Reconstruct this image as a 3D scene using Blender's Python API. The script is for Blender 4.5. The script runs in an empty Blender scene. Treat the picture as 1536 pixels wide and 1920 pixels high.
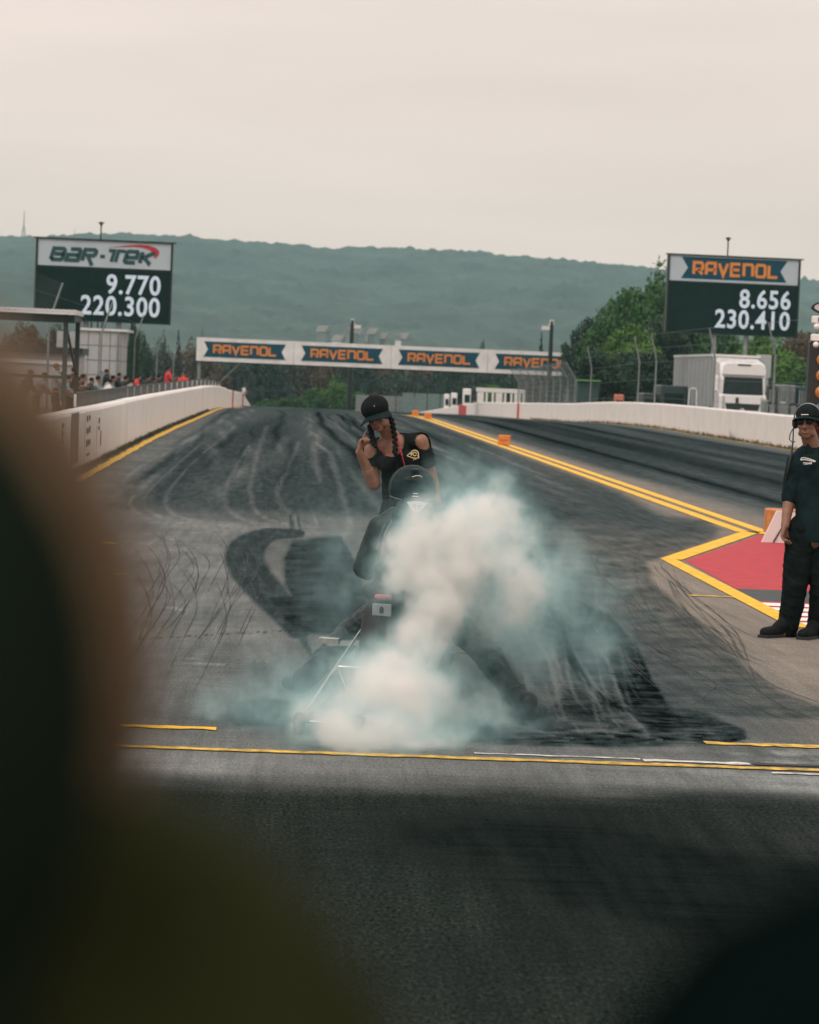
import bpy, math, random
import numpy as np
from mathutils import Vector, Matrix, noise as mnoise
random.seed(7); rng = np.random.default_rng(7)
SC = bpy.context.scene; COL = SC.collection

# ---------------------------------------------------------------- camera
FPX = 5000.0; EYE = 1.9
a_ = Vector(((526-768)/FPX, (960-689)/FPX, -1)).normalized()      # along the track, in camera axes
b_ = Vector((1, -0.042, 0)).cross(-a_); b_ = b_.normalized()
if b_.y < 0: b_ = -b_
x_ = a_.cross(b_)
RM = Matrix((x_, a_, b_))                                          # camera axes -> world
cam = bpy.data.cameras.new('camera'); camo = bpy.data.objects.new('camera', cam); COL.objects.link(camo)
camo.matrix_world = Matrix.Translation((0, 0, EYE)) @ RM.to_4x4()
cam.sensor_fit = 'HORIZONTAL'; cam.sensor_width = 24.0; cam.lens = 24.0*FPX/1536
cam.clip_start = 0.05; cam.clip_end = 30000
cam.dof.use_dof = True; cam.dof.focus_distance = 17.0; cam.dof.aperture_fstop = 4.9
SC.camera = camo

# ---------------------------------------------------------------- overcast sky and soft sun
W = bpy.data.worlds.new("World"); SC.world = W; W.use_nodes = True
nt = W.node_tree; nt.nodes.clear()
SUN_EL, SUN_AZ = math.radians(52), math.radians(215)
sky = nt.nodes.new('ShaderNodeTexSky'); sky.sky_type = 'NISHITA'; sky.sun_disc = False
sky.sun_elevation = SUN_EL; sky.sun_rotation = SUN_AZ
tc = nt.nodes.new('ShaderNodeTexCoord')
sep = nt.nodes.new('ShaderNodeSeparateXYZ'); nt.links.new(tc.outputs['Generated'], sep.inputs[0])
mp = nt.nodes.new('ShaderNodeMapping'); mp.inputs['Scale'].default_value = (1.2, 1.2, 9)
nt.links.new(tc.outputs['Generated'], mp.inputs[0])
nz = nt.nodes.new('ShaderNodeTexNoise'); nz.inputs['Scale'].default_value = 2.6; nz.inputs['Detail'].default_value = 5
nt.links.new(mp.outputs[0], nz.inputs['Vector'])
cr = nt.nodes.new('ShaderNodeValToRGB')                            # cloud cover seen from the horizon up
cr.color_ramp.elements[0].position = 0.0; cr.color_ramp.elements[0].color = (12.9, 10.0, 8.6, 1)
cr.color_ramp.elements[1].position = 1.0; cr.color_ramp.elements[1].color = (13.6, 12.2, 11.4, 1)
for p, c in ((0.045, (11.2, 8.9, 7.7)), (0.12, (10.4, 8.5, 7.6)), (0.22, (10.0, 8.4, 7.6)), (0.4, (10.4, 9.2, 8.5))):
    e = cr.color_ramp.elements.new(p); e.color = c + (1,)
nt.links.new(sep.outputs['Z'], cr.inputs[0])
mr = nt.nodes.new('ShaderNodeMapRange'); mr.inputs[1].default_value = .3; mr.inputs[2].default_value = .7
mr.inputs[3].default_value = .93; mr.inputs[4].default_value = 1.07; nt.links.new(nz.outputs[0], mr.inputs[0])
ml = nt.nodes.new('ShaderNodeVectorMath'); ml.operation = 'SCALE'
nt.links.new(cr.outputs[0], ml.inputs[0]); nt.links.new(mr.outputs[0], ml.inputs['Scale'])
mx = nt.nodes.new('ShaderNodeMix'); mx.data_type = 'RGBA'; mx.inputs[0].default_value = 0.94
nt.links.new(sky.outputs[0], mx.inputs['A']); nt.links.new(ml.outputs[0], mx.inputs['B'])
bg = nt.nodes.new('ShaderNodeBackground'); bg.inputs[1].default_value = 0.1
nt.links.new(mx.outputs['Result'], bg.inputs[0])
wo = nt.nodes.new('ShaderNodeOutputWorld'); nt.links.new(bg.outputs[0], wo.inputs[0])
sl = bpy.data.lights.new('sun', 'SUN'); sl.energy = 1.5; sl.angle = math.radians(25); sl.color = (1, .95, .88)
so = bpy.data.objects.new('sun', sl); COL.objects.link(so)
sd = Vector((math.sin(SUN_AZ)*math.cos(SUN_EL), math.cos(SUN_AZ)*math.cos(SUN_EL), math.sin(SUN_EL)))
so.rotation_euler = sd.to_track_quat('Z', 'Y').to_euler()
SC.view_settings.view_transform = 'Standard'; SC.view_settings.look = 'None'
SC.view_settings.exposure = 0.0; SC.view_settings.gamma = 1.0; SC.view_settings.use_curve_mapping = False
cy = SC.cycles; cy.use_denoising = True;  cy.diffuse_bounces = 3; cy.glossy_bounces = 3
cy.volume_bounces = 8; cy.max_bounces = 10; cy.transparent_max_bounces = 12; cy.volume_step_rate = 1.0; cy.volume_max_steps = 256
cy.caustics_reflective = False; cy.caustics_refractive = False

# ---------------------------------------------------------------- helpers
def gz(y):
    """height of the track: level, then over a crest and down"""
    y = np.asarray(y, float)
    q = np.clip(y-106, 0, 40); z = -0.00028*q*q
    z = z - 0.012*np.clip(y-146, 0, 72) - 0.026*np.clip(y-218, 0, 200)
    return z if z.shape else float(z)
def ray(u, v):
    return RM @ Vector(((u-768)/FPX, (960-v)/FPX, -1))
def at(u, v, Y):
    """the point that lies Y metres down the track on the sight line of a photo pixel"""
    d = ray(u, v); return Vector((0, 0, EYE)) + d*(Y/d.y)
def on_ground(u, v, z=0.0):
    d = ray(u, v); return Vector((0, 0, EYE)) + d*((z-EYE)/d.z)

class MB:
    def __init__(s): s.v = []; s.f = []
    def add(s, vs, fs, M=None):
        n = len(s.v)
        s.v += [tuple(M @ Vector(p)) for p in vs] if M is not None else [tuple(p) for p in vs]
        s.f += [tuple(i+n for i in f) for f in fs]; return s
    def box(s, c, d, M=None, bev=0.0):
        x, y, z = c; a, b, h = d[0]/2, d[1]/2, d[2]/2
        if bev <= 0:
            vs = [(x+i*a, y+j*b, z+k*h) for i in (-1,1) for j in (-1,1) for k in (-1,1)]
            fs = [(0,1,3,2),(4,6,7,5),(0,4,5,1),(2,3,7,6),(0,2,6,4),(1,5,7,3)]
        else:
            r = min(bev, a*.9, b*.9, h*.9); vs = []; fs = []
            idx = {}
            for i in (-1,1):
                for j in (-1,1):
                    for k in (-1,1):
                        for ax in range(3):
                            q = [i*(a-r), j*(b-r), k*(h-r)]
                            q[ax] = (i*a, j*b, k*h)[ax]
                            idx[(i,j,k,ax)] = len(vs); vs.append((x+q[0], y+q[1], z+q[2]))
            for ax in range(3):
                o = [t for t in range(3) if t != ax]
                for sg in (-1,1):
                    def K(p, q2):
                        t = [0,0,0]; t[ax] = sg; t[o[0]] = p; t[o[1]] = q2; return idx[(t[0],t[1],t[2],ax)]
                    fs.append((K(-1,-1),K(1,-1),K(1,1),K(-1,1)))
            for ax in range(3):
                o = [t for t in range(3) if t != ax]
                for p in (-1,1):
                    for q2 in (-1,1):
                        def K(sg, w):
                            t = [0,0,0]; t[ax] = sg; t[o[0]] = p; t[o[1]] = q2; return idx[(t[0],t[1],t[2],w)]
                        fs.append((K(-1,o[0]),K(1,o[0]),K(1,o[1]),K(-1,o[1])))
            for i in (-1,1):
                for j in (-1,1):
                    for k in (-1,1): fs.append(tuple(idx[(i,j,k,w)] for w in range(3)))
        return s.add(vs, fs, M)
    def bar(s, p, q, w, h=None):
        p, q = Vector(p), Vector(q); h = h or w; d = q-p
        R = d.to_track_quat('Z', 'Y').to_matrix().to_4x4()
        return s.box((0,0,0), (w, h, d.length), Matrix.Translation((p+q)/2) @ R)
    def tube(s, pts, r, n=8, cap=True):
        pts = [Vector(p) for p in pts]; m = len(pts)
        rr = r if isinstance(r, (list, tuple)) else [r]*m
        base = len(s.v); up = None
        for i, p in enumerate(pts):
            d = (pts[min(i+1, m-1)]-pts[max(i-1, 0)]).normalized()
            if up is None: up = d.orthogonal().normalized()
            up = (up - d*up.dot(d)).normalized(); w = d.cross(up)
            for k in range(n):
                t = 2*math.pi*k/n; s.v.append(tuple(p+up*(rr[i]*math.cos(t))+w*(rr[i]*math.sin(t))))
        for i in range(m-1):
            for k in range(n):
                k2 = (k+1) % n
                s.f.append((base+i*n+k, base+i*n+k2, base+(i+1)*n+k2, base+(i+1)*n+k))
        if cap:
            s.f.append(tuple(base+k for k in reversed(range(n)))); s.f.append(tuple(base+(m-1)*n+k for k in range(n)))
        return s
    def lathe(s, prof, n=24, M=None):
        vs = []; fs = []; m = len(prof)
        for r, z in prof:
            for k in range(n):
                t = 2*math.pi*k/n; vs.append((r*math.cos(t), r*math.sin(t), z))
        for i in range(m-1):
            for k in range(n):
                k2 = (k+1) % n; fs.append((i*n+k, i*n+k2, (i+1)*n+k2, (i+1)*n+k))
        fs.append(tuple(reversed(range(n)))); fs.append(tuple((m-1)*n+k for k in range(n)))
        return s.add(vs, fs, M)
    def prism(s, poly, depth, M=None):
        """2D polygon (x,z) extruded along +y"""
        n = len(poly); vs = [(x, 0, z) for x, z in poly]+[(x, depth, z) for x, z in poly]
        fs = [tuple(range(n)), tuple(reversed(range(n, 2*n)))]+[(i, i+n, (i+1) % n+n, (i+1) % n) for i in range(n)]
        return s.add(vs, fs, M)
    def stroke(s, pts, w, depth, M=None, closed=False):
        """thick polyline (x,z), mitred, extruded"""
        P = [Vector((p[0], p[1])) for p in pts]; n = len(P); L = []; R = []
        for i in range(n):
            if closed: a, b = P[i-1], P[(i+1) % n]
            else: a, b = P[max(i-1, 0)], P[min(i+1, n-1)]
            d1 = (P[i]-a); d2 = (b-P[i])
            if d1.length < 1e-9: d1 = d2
            if d2.length < 1e-9: d2 = d1
            d1.normalize(); d2.normalize()
            n1 = Vector((-d1.y, d1.x)); n2 = Vector((-d2.y, d2.x)); mt = (n1+n2)
            if mt.length < 1e-6: mt = n1
            mt.normalize(); k = (w/2)/max(0.35, mt.dot(n1)); L.append(P[i]+mt*k); R.append(P[i]-mt*k)
        rngi = range(n) if closed else range(n-1)
        for i in rngi:
            j = (i+1) % n
            s.prism([(R[i].x, R[i].y), (R[j].x, R[j].y), (L[j].x, L[j].y), (L[i].x, L[i].y)], depth, M)
        return s
    def build(s, name, mat, parent=None, smooth=False, origin=None, mats=None):
        me = bpy.data.meshes.new(name)
        vs = s.v if origin is None else [(x-origin[0], y-origin[1], z-origin[2]) for x, y, z in s.v]
        me.from_pydata(vs, [], s.f); me.validate(); me.materials.append(mat)
        if smooth: me.polygons.foreach_set('use_smooth', [True]*len(me.polygons))
        return link(name, me, parent)

def link(name, me, parent=None, loc=None):
    o = bpy.data.objects.new(name, me); COL.objects.link(o)
    if parent is not None: o.parent = parent
    if loc is not None: o.location = loc
    return o
def tag(o, label=None, cat=None, group=None, kind=None):
    if label: o['label'] = label
    if cat: o['category'] = cat
    if group: o['group'] = group
    if kind: o['kind'] = kind
    return o
def thing(name, label, cat, loc=(0,0,0), rz=0, group=None):
    o = bpy.data.objects.new(name, None); COL.objects.link(o); o.location = loc; o.rotation_euler.z = rz
    return tag(o, label, cat, group)
def dup(root, loc=None, rz=None, label=None, group=None, recolor=None):
    def cp(o, par):
        c = o.copy(); COL.objects.link(c)
        if par is not None: c.parent = par
        if recolor and c.type == 'MESH':
            nm = o.name.split('.')[0]
            if nm in recolor:
                c.material_slots[0].link = 'OBJECT'; c.material_slots[0].material = recolor[nm]
        for ch in list(o.children): cp(ch, c)
        return c
    r = cp(root, None)
    if loc is not None: r.location = loc
    if rz is not None: r.rotation_euler.z = rz
    if label: r['label'] = label
    if group: r['group'] = group
    return r

def mat(name, col, rough=.8, metal=0.0, var=.25, scale=6.0, bump=0.0, bscale=60.0, spec=.5, emit=None, trans=0, alpha=1, detail=4, coat=0, stretch=(1,1,1), coord='Object'):
    m = bpy.data.materials.new(name); m.use_nodes = True; n = m.node_tree; b = n.nodes['Principled BSDF']
    b.inputs['Roughness'].default_value = rough; b.inputs['Metallic'].default_value = metal
    b.inputs['Specular IOR Level'].default_value = spec
    if coat: b.inputs['Coat Weight'].default_value = coat; b.inputs['Coat Roughness'].default_value = .08
    if trans: b.inputs['Transmission Weight'].default_value = trans
    b.inputs['Alpha'].default_value = alpha
    t = n.nodes.new('ShaderNodeTexCoord'); mpn = n.nodes.new('ShaderNodeMapping'); mpn.inputs['Scale'].default_value = stretch
    n.links.new(t.outputs[coord], mpn.inputs[0])
    z = n.nodes.new('ShaderNodeTexNoise'); z.inputs['Scale'].default_value = scale; z.inputs['Detail'].default_value = detail
    n.links.new(mpn.outputs[0], z.inputs['Vector'])
    r = n.nodes.new('ShaderNodeMapRange'); r.inputs[1].default_value = .3; r.inputs[2].default_value = .7
    r.inputs[3].default_value = 1-var; r.inputs[4].default_value = 1+var; n.links.new(z.outputs[0], r.inputs[0])
    s = n.nodes.new('ShaderNodeVectorMath'); s.operation = 'SCALE'; s.inputs[0].default_value = col
    n.links.new(r.outputs[0], s.inputs['Scale']); n.links.new(s.outputs[0], b.inputs['Base Color'])
    if emit: b.inputs['Emission Color'].default_value = (*emit[0], 1); b.inputs['Emission Strength'].default_value = emit[1]
    if bump:
        z2 = n.nodes.new('ShaderNodeTexNoise'); z2.inputs['Scale'].default_value = bscale; z2.inputs['Detail'].default_value = 3
        n.links.new(t.outputs['Object'], z2.inputs['Vector'])
        bp = n.nodes.new('ShaderNodeBump'); bp.inputs['Strength'].default_value = bump; bp.inputs['Distance'].default_value = .01
        n.links.new(z2.outputs[0], bp.inputs['Height']); n.links.new(bp.outputs[0], b.inputs['Normal'])
    return m

M_ = dict(
    white_metal=mat('white_metal', (.62,.61,.60), .5, var=.08, scale=1.5),
    grey_metal=mat('grey_metal', (.22,.25,.25), .45, .6, .2, 5),
    galv=mat('galvanised_steel', (.20,.23,.23), .5, .5, .2, 4),
    dark_metal=mat('dark_metal', (.02,.032,.03), .45, .5, .3, 8),
    black=mat('black_plastic', (.012,.018,.017), .5, var=.2),
    chrome=mat('chrome', (.62,.6,.58), .22, 1, .15, 20),
    rubber=mat('tyre_rubber', (.018,.02,.02), .75, var=.3, scale=25, bump=.3),
    skin=mat('skin', (.36,.185,.12), .5, var=.14, scale=18, bump=.12, bscale=150),
    skin2=mat('tanned_skin', (.24,.115,.07), .5, var=.2, scale=22, bump=.2, bscale=120),
    lip=mat('lips', (.26,.08,.06), .4, var=.1),
    hair=mat('black_hair', (.006,.006,.006), .6, spec=.15, var=.4, scale=60, bump=.5, bscale=90),
    brownhair=mat('brown_hair', (.135,.085,.048), .7, spec=.05, var=.5, scale=30, bump=.5, bscale=90, stretch=(1,1,.1)),
    blackcloth=mat('black_cloth', (.0085,.012,.012), .85, var=.35, scale=14, bump=.3, bscale=200, spec=.08),
    hoodcloth=mat('dark_green_cloth', (.011,.018,.012), .95, var=.3, spec=.0), darkcloth=mat('near_black_cloth', (.0025,.006,.0055), .95, var=.3, spec=.0),
    navy=mat('dark_teal_cloth', (.009,.02,.022), .85, var=.35, scale=10, bump=.3, bscale=160, spec=.08),
    trousers=mat('black_trousers', (.007,.011,.011), .9, var=.4, scale=9, bump=.4, bscale=90, spec=.06),
    leather=mat('black_leather', (.014,.026,.028), .5, spec=.3, var=.35, scale=14, bump=.35, bscale=60),
    shoe=mat('black_shoes', (.006,.008,.008), .75, spec=.15, var=.3),
    red=mat('red_paint', (.5,.03,.04), .6, var=.2, scale=3),
    orange=mat('orange_foam', (.62,.20,.04), .7, var=.15, scale=8, bump=.2),
    white=mat('white_paint', (.78,.75,.72), .6, var=.06, scale=2),
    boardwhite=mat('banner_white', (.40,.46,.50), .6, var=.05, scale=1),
    ledblack=mat('led_black', (.006,.020,.018), .7, spec=.08, var=.2, scale=2),
    led=mat('led_digit', (.3,.33,.36), .6, emit=((.36,.42,.48), .75)),
    teal=mat('banner_teal', (.006,.055,.085), .7, spec=.2, var=.1),
    letter=mat('letter_orange', (.62,.21,.035), .6, var=.1),
    lettergreen=mat('letter_dark_green', (.006,.055,.055), .6, var=.1),
    swoosh=mat('swoosh_red', (.42,.015,.03), .5, var=.1),
    glassdark=mat('dark_glass', (.008,.022,.022), .25, spec=.25, var=.3, scale=2),
    redshirt=mat('red_shirt', (.62,.055,.06), .85, var=.2, scale=9),
    greyshirt=mat('grey_shirt', (.22,.24,.25), .9, var=.3, scale=6),
    blueshirt=mat('light_blue_shirt', (.14,.30,.34), .9, var=.25, scale=6),
    darkshirt=mat('dark_shirt', (.018,.028,.028), .9, var=.3, scale=6),
    oliveshirt=mat('olive_jacket', (.020,.023,.008), .9, spec=.03, var=.35, scale=14),
    whiteshirt=mat('white_shirt', (.6,.58,.56), .9, var=.1),
    bark=mat('bark', (.06,.045,.035), .9, var=.4, scale=8),
)
# ---------------------------------------------------------------- track: wear stored per vertex, colour and grain in the material
LX0, LX1, RX = -3.12, 6.3, 16.2        # left edge, centre line, right wall
def skid_ribbons(lines):
    mb = MB(); r2 = random.Random(4)
    for S in lines:
        P = [on_ground(float(s[0]), float(s[1])) for s in S]; n0 = len(mb.v); z = .0045+.0005*r2.random()
        for i, p in enumerate(P):
            d = P[min(i+1, len(P)-1)]-P[max(i-1, 0)]; d.z = 0; d.normalize(); w = max(.006, float(S[i][2])*.8*p.y/FPX)*(1-.7*abs(2*i/(len(P)-1)-1)**4)
            mb.v += [(p.x-w+r2.uniform(-.002,.002), p.y, z), (p.x+w+r2.uniform(-.002,.002), p.y+.001, z)]
        mb.f += [(n0+2*i, n0+2*i+1, n0+2*i+3, n0+2*i+2) for i in range(len(P)-1)]
    m = mat('skid_rubber', (.030,.036,.036), .8, var=.3, scale=5); n = m.node_tree; b = n.nodes['Principled BSDF']
    g = n.nodes.new('ShaderNodeNewGeometry'); q = n.nodes.new('ShaderNodeTexNoise'); q.inputs['Scale'].default_value = 1.1; q.inputs['Detail'].default_value = 3; n.links.new(g.outputs['Position'], q.inputs['Vector'])
    r = n.nodes.new('ShaderNodeMapRange'); r.inputs[1].default_value = .4; r.inputs[2].default_value = .6; r.inputs[3].default_value = .22; r.inputs[4].default_value = .55; n.links.new(q.outputs[0], r.inputs[0]); n.links.new(r.outputs[0], b.inputs['Alpha'])
    tag(mb.build('skid_marks', m), 'thin curved rubber skid lines across the track before the start', 'skid marks', kind='stuff')
def build_track():
    ys = 1/np.linspace(1/5.2, 1/75.0, 560); ys = np.concatenate([[-6,-2,1,3], ys, np.linspace(77,200,60), np.linspace(206,440,24)])
    xs = np.concatenate([np.linspace(-14,-5.2,12), np.arange(-5,9.0,.018), np.linspace(9.05,20,70), np.linspace(20.6,34,16)])
    X, Y = np.meshgrid(xs, ys); shp = X.shape
    rub = np.zeros(shp); pale = np.zeros(shp); wet = np.zeros(shp)
    # pixel rows of every vertex, to lay strokes out
    Rw = np.array(RM.transposed()); D = np.stack([X, Y, np.zeros(shp)-EYE], -1) @ Rw.T
    U = np.where(D[...,2] < -.5, 768+FPX*D[...,0]/-D[...,2], -9e3); V = np.where(D[...,2] < -.5, 960-FPX*D[...,1]/-D[...,2], 9e5)
    def fb(x, y, s):
        out = 0; amp = 1; r2 = np.random.default_rng(s)
        for _ in range(5):
            p = r2.uniform(0, 6.28, 6); k = r2.uniform(.6, 1.4, 4)
            out = out+amp*np.sin(x*k[0]+p[0]+1.3*np.sin(y*k[1]+p[1]))*np.cos(y*k[2]+p[2]+1.1*np.sin(x*k[3]+p[3])); x = x*2.1; y = y*2.1; amp *= .55
        return out
    def spline(pts, n=40):
        pts = np.array(pts, float); t = np.arange(len(pts)); tt = np.linspace(0, len(pts)-1, n*(len(pts)-1)+1); out = []
        for c in range(pts.shape[1]):
            p = np.concatenate([[2*pts[0,c]-pts[1,c]], pts[:,c], [2*pts[-1,c]-pts[-2,c]]])
            i = np.minimum(tt.astype(int), len(pts)-2); f = tt-i; a,b,c2,d = p[i],p[i+1],p[i+2],p[i+3]
            out.append(.5*((2*b)+(c2-a)*f+(2*a-5*b+4*c2-d)*f*f+(3*b-a-3*c2+d)*f**3))
        return np.stack(out, 1)
    def stroke(field, pts, amt, soft=.25, mode='max', tex=0):
        """pts: (u, v, half width in px across); a mark laid on the ground through these photo points"""
        S = spline(pts, 26); u0,u1 = S[:,0].min()-40, S[:,0].max()+40
        vmin, vmax = S[:,1].min()-12, S[:,1].max()+12
        m = np.where((U > u0)&(U < u1)&(V > vmin)&(V < vmax)); 
        if len(m[0]) == 0: return
        uu, vv = U[m], V[m]; best = np.full(uu.shape, 9e9)
        for k in range(len(S)):
            d = np.hypot((uu-S[k,0]), (vv-S[k,1])*1.6)/max(S[k,2], .6); best = np.minimum(best, d)
        a = np.clip((1+soft-best)/(2*soft), 0, 1)*amt
        if tex: a = a*np.clip(1-tex+tex*(.5+.5*fb(uu*.12, vv*.22, len(pts)+int(pts[0][0]))), 0, 1)
        if mode == 'max': field[m] = np.maximum(field[m], a)
        elif mode == 'mul': field[m] = field[m]*(1-a)
        else: field[m] = field[m]+a
    def poly(field, pts, amt, soft=6, tex=.3, mode='max'):
        P = np.array(pts, float); m = np.where((U > P[:,0].min()-30)&(U < P[:,0].max()+30)&(V > P[:,1].min()-20)&(V < P[:,1].max()+20))
        uu, vv = U[m], V[m]; ins = np.zeros(uu.shape, bool); dist = np.full(uu.shape, 9e9); n = len(P)
        for i in range(n):
            a, b = P[i], P[(i+1) % n]; c = ((a[1] > vv) != (b[1] > vv))
            with np.errstate(all='ignore'): xi = (b[0]-a[0])*(vv-a[1])/(b[1]-a[1]+1e-9)+a[0]
            ins ^= c & (uu < xi)
            e = b-a; t = np.clip(((uu-a[0])*e[0]+(vv-a[1])*e[1])/(e@e+1e-9), 0, 1)
            dist = np.minimum(dist, np.hypot(uu-a[0]-t*e[0], (vv-a[1]-t*e[1])*1.6))
        sd = np.where(ins, dist, -dist)+fb(uu*.05, vv*.1, int(P[0][0]))*soft*.3
        a = np.clip(.5+sd/(2*soft), 0, 1)*amt
        a = a*np.clip(1-tex+tex*(.6+.45*fb(uu*.03, vv*.25, int(P[0][1]))), 0, 1.1)
        if mode == 'max': field[m] = np.maximum(field[m], a)
        else: field[m] = field[m]*(1-a)
    sm = lambda x, a, b: np.clip((x-a)/(b-a), 0, 1)**2*(3-2*np.clip((x-a)/(b-a), 0, 1))
    # both lanes carry laid rubber down the track
    lane = (sm(X, LX0+.2, LX0+1.5)*(1-sm(X+.5*np.clip((46-Y)/10, 0, 1.2), LX1-.55, LX1-.15))+sm(X-.6*np.clip((60-Y)/25, 0, 1), LX1+.35, LX1+1.1)*(1-sm(X, RX-1.8, RX-.6)))
    rub += lane*sm(Y, 33, 37)*(.86+.14*fb(X*1.3, Y*.05, 3))
    rub += (1-sm(Y, 34, 37))*sm(Y, 13.2, 14.2)*(sm(X, -4.2, -2.0)*(1-sm(X, 2.9, 3.9)))*(.20+.12*fb(X*1.1, Y*.5, 5))
    # lane edge bulging round the island point and the sweep of rubber to the start line
    poly(rub, [(700,960),(1180,960),(1330,975),(1352,992),(1330,1015),(1255,1040),(1215,1055),(1225,1090),(1290,1150),(1350,1195),(1400,1255),(1470,1300),(1560,1330),(1560,1350),(1380,1345),(1200,1330),(1000,1300),(800,1150)], .78, 6, .4)
    for k in range(52):    # pale and dark streaks down the lanes
        x0 = rng.uniform(-2.4, 5.6); y0 = rng.uniform(34, 60); y1 = y0+rng.uniform(20, 120); w = rng.uniform(.03, .16)
        cx = x0+.12*np.sin(Y*.09+k)+.05*np.sin(Y*.33+2*k); a = np.exp(-((X-cx)/w)**2)*sm(Y, y0, y0+5)*(1-sm(Y, y1-8, y1))
        if k % 3: a = a*rng.uniform(.12, .45)*(.6+.4*np.sin(Y*.5+X*9+k)); pale += a; rub *= 1-.75*a
        else: rub += a*.3
    for k in range(16):
        x0 = rng.uniform(7.4, 15.2); w = rng.uniform(.1, .5); a = np.exp(-((X-x0-.1*np.sin(Y*.05+k))/w)**2)*sm(Y, 30, 40)
        if k % 2: pale += a*.24
        else: rub += a*.3
    # pale wavy drifts (left)
    for k, p in enumerate([[(250,930,2),(245,950,3),(290,975,3),(400,985,4),(520,990,5)], [(380,830,2),(300,900,2),(270,940,2),(300,970,3),(360,982,3)],
              [(440,800,2),(350,880,2),(310,940,3),(345,972,3),(450,985,4)], [(470,830,3),(430,900,3),(425,950,4),(470,978,4),(560,988,4)],
              [(500,800,3),(478,870,4),(470,930,4),(500,972,4),(600,990,4)], [(560,830,3),(540,880,4),(520,930,4),(560,980,4)],
              [(620,850,4),(640,920,5),(655,980,5),(640,1010,5)], [(600,810,5),(590,850,5),(600,900,4)], [(300,986,3),(420,990,5),(560,992,5)],
              [(330,990,4),(450,996,7),(600,1000,5)], [(760,1010,6),(720,960,6),(670,900,5)]]):
        stroke(pale, p, .5, 1.2, 'max', .6); stroke(rub, p, .35, 1.2, 'mul')
    # worn light field left of the swath
    poly(pale, [(225,1000),(440,985),(425,1060),(500,1150),(560,1230),(560,1300),(300,1330),(240,1200)], .30, 14, .6)
    poly(pale, [(985,1000),(1190,1010),(1215,1100),(1260,1180),(1240,1260),(1200,1180),(1130,1120),(1010,1090)], .22, 12, .6)
    for k in range(70):
        u = rng.uniform(230, 470); v = rng.uniform(1010, 1300); L = rng.uniform(20, 90)
        stroke(pale, [(u, v, rng.uniform(1.5,4)), (u+L*.5, v+rng.uniform(-3,5), 2.5), (u+L, v+rng.uniform(-5,5), 1.5)], rng.uniform(.2,.55), .8, 'max', .5)
    for k in range(60):
        u = rng.uniform(980, 1300); v = rng.uniform(1020, 1330); L = rng.uniform(20, 80)
        stroke(pale, [(u, v, rng.uniform(1.5,3.5)), (u+L*.5, v+rng.uniform(-1,5), 2.5), (u+L, v+rng.uniform(0,9), 1.5)], rng.uniform(.12,.34), .8, 'max', .5)
    # broad swaths left behind by slicks
    def clear(p): stroke(pale, p, .9, .2, 'mul')
    S1 = [(560,1000,12),(500,1004,22),(462,1030,36),(465,1065,38),(500,1110,36),(535,1150,30),(560,1185,22)]
    clear(S1); stroke(rub, S1, 1.0, .12, 'max', .12)
    clear([(600,1060,60),(620,1130,60)])
    poly(rub, [(548,1012),(640,1005),(672,1060),(690,1130),(640,1190),(600,1180),(560,1140),(536,1100),(530,1050)], 1.15, 5, .25)
    poly(rub, [(500,1120),(700,1108),(745,1120),(740,1178),(600,1192),(548,1180)], 1.3, 5, .3)
    stroke(rub, [(560,1185,9),(585,1235,4),(590,1290,3),(588,1330,2)], .9, .3)
    poly(rub, [(425,1318),(480,1310),(560,1312),(620,1330),(600,1365),(440,1362),(420,1345)], .95, 4, .25)  # lone dark patch, apart from the swaths
    poly(rub, [(990,1112),(1075,1118),(1150,1155),(1200,1215),(1222,1265),(1250,1310),(1330,1335),(1395,1368),(1400,1385),(1370,1398),(1200,1402),(1000,1400),(880,1392),(900,1360),(1010,1350),(1060,1300),(1030,1200)], 1.15, 5, .5)
    poly(rub, [(1085,1125),(1145,1150),(1200,1215),(1222,1270),(1260,1330),(1300,1365),(1200,1370),(1160,1300),(1120,1230)], 1.55, 6, .4)
    poly(rub, [(1200,1330),(1330,1340),(1398,1368),(1402,1384),(1370,1396),(1150,1398),(960,1396),(900,1385),(1100,1374),(1200,1360)], 1.45, 5, .6)
    stroke(rub, [(1045,1150,12),(1060,1210,14),(1110,1290,9),(1170,1330,8),(1240,1350,5)], 1.35, .3)
    stroke(rub, [(890,1180,30),(940,1260,34),(990,1340,36),(1020,1370,26)], 1.2, .4)
    for p in ([(1030,1240,3),(1045,1300,4),(1060,1350,3)], [(1085,1260,3),(1110,1300,3),(1135,1340,2)], [(1000,1190,3),(1035,1250,4),(1050,1330,4)],
              [(950,1090,4),(1010,1130,4),(1050,1180,3)], [(1150,1350,4),(1200,1362,7),(1215,1378,4)], [(1080,1370,3),(1150,1372,3),(1240,1386,2)], [(970,1360,3),(1040,1380,3)]):
        stroke(rub, p, .45, .8, 'mul'); stroke(pale, p, .4, .8, 'max', .5)
    for k in range(42):
        u = rng.uniform(960, 1180); v = rng.uniform(1160, 1290); L = rng.uniform(50, 130); w = rng.uniform(.8, 3); sl = rng.uniform(.15, .6)
        p = [(u, v, w*.5), (u+sl*L*.3, v+L*.35, w), (u+sl*L*.6+rng.uniform(-4,4), v+L*.7, w), (u+sl*L*1.1, min(v+L, 1385), w*.5)]
        stroke(rub, p, rng.uniform(.25,.6), .9, 'mul'); stroke(pale, p, rng.uniform(.05,.28), .9, 'max', .6)
    for k in range(30):
        u = rng.uniform(930, 1330); v = rng.uniform(1355, 1395); L = rng.uniform(20, 90); stroke(rub, [(u, v, 1), (u+L*.5, v+rng.uniform(-2,3), 1.8), (u+L, v+rng.uniform(-2,4), .8)], .35, .8, 'mul')
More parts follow.
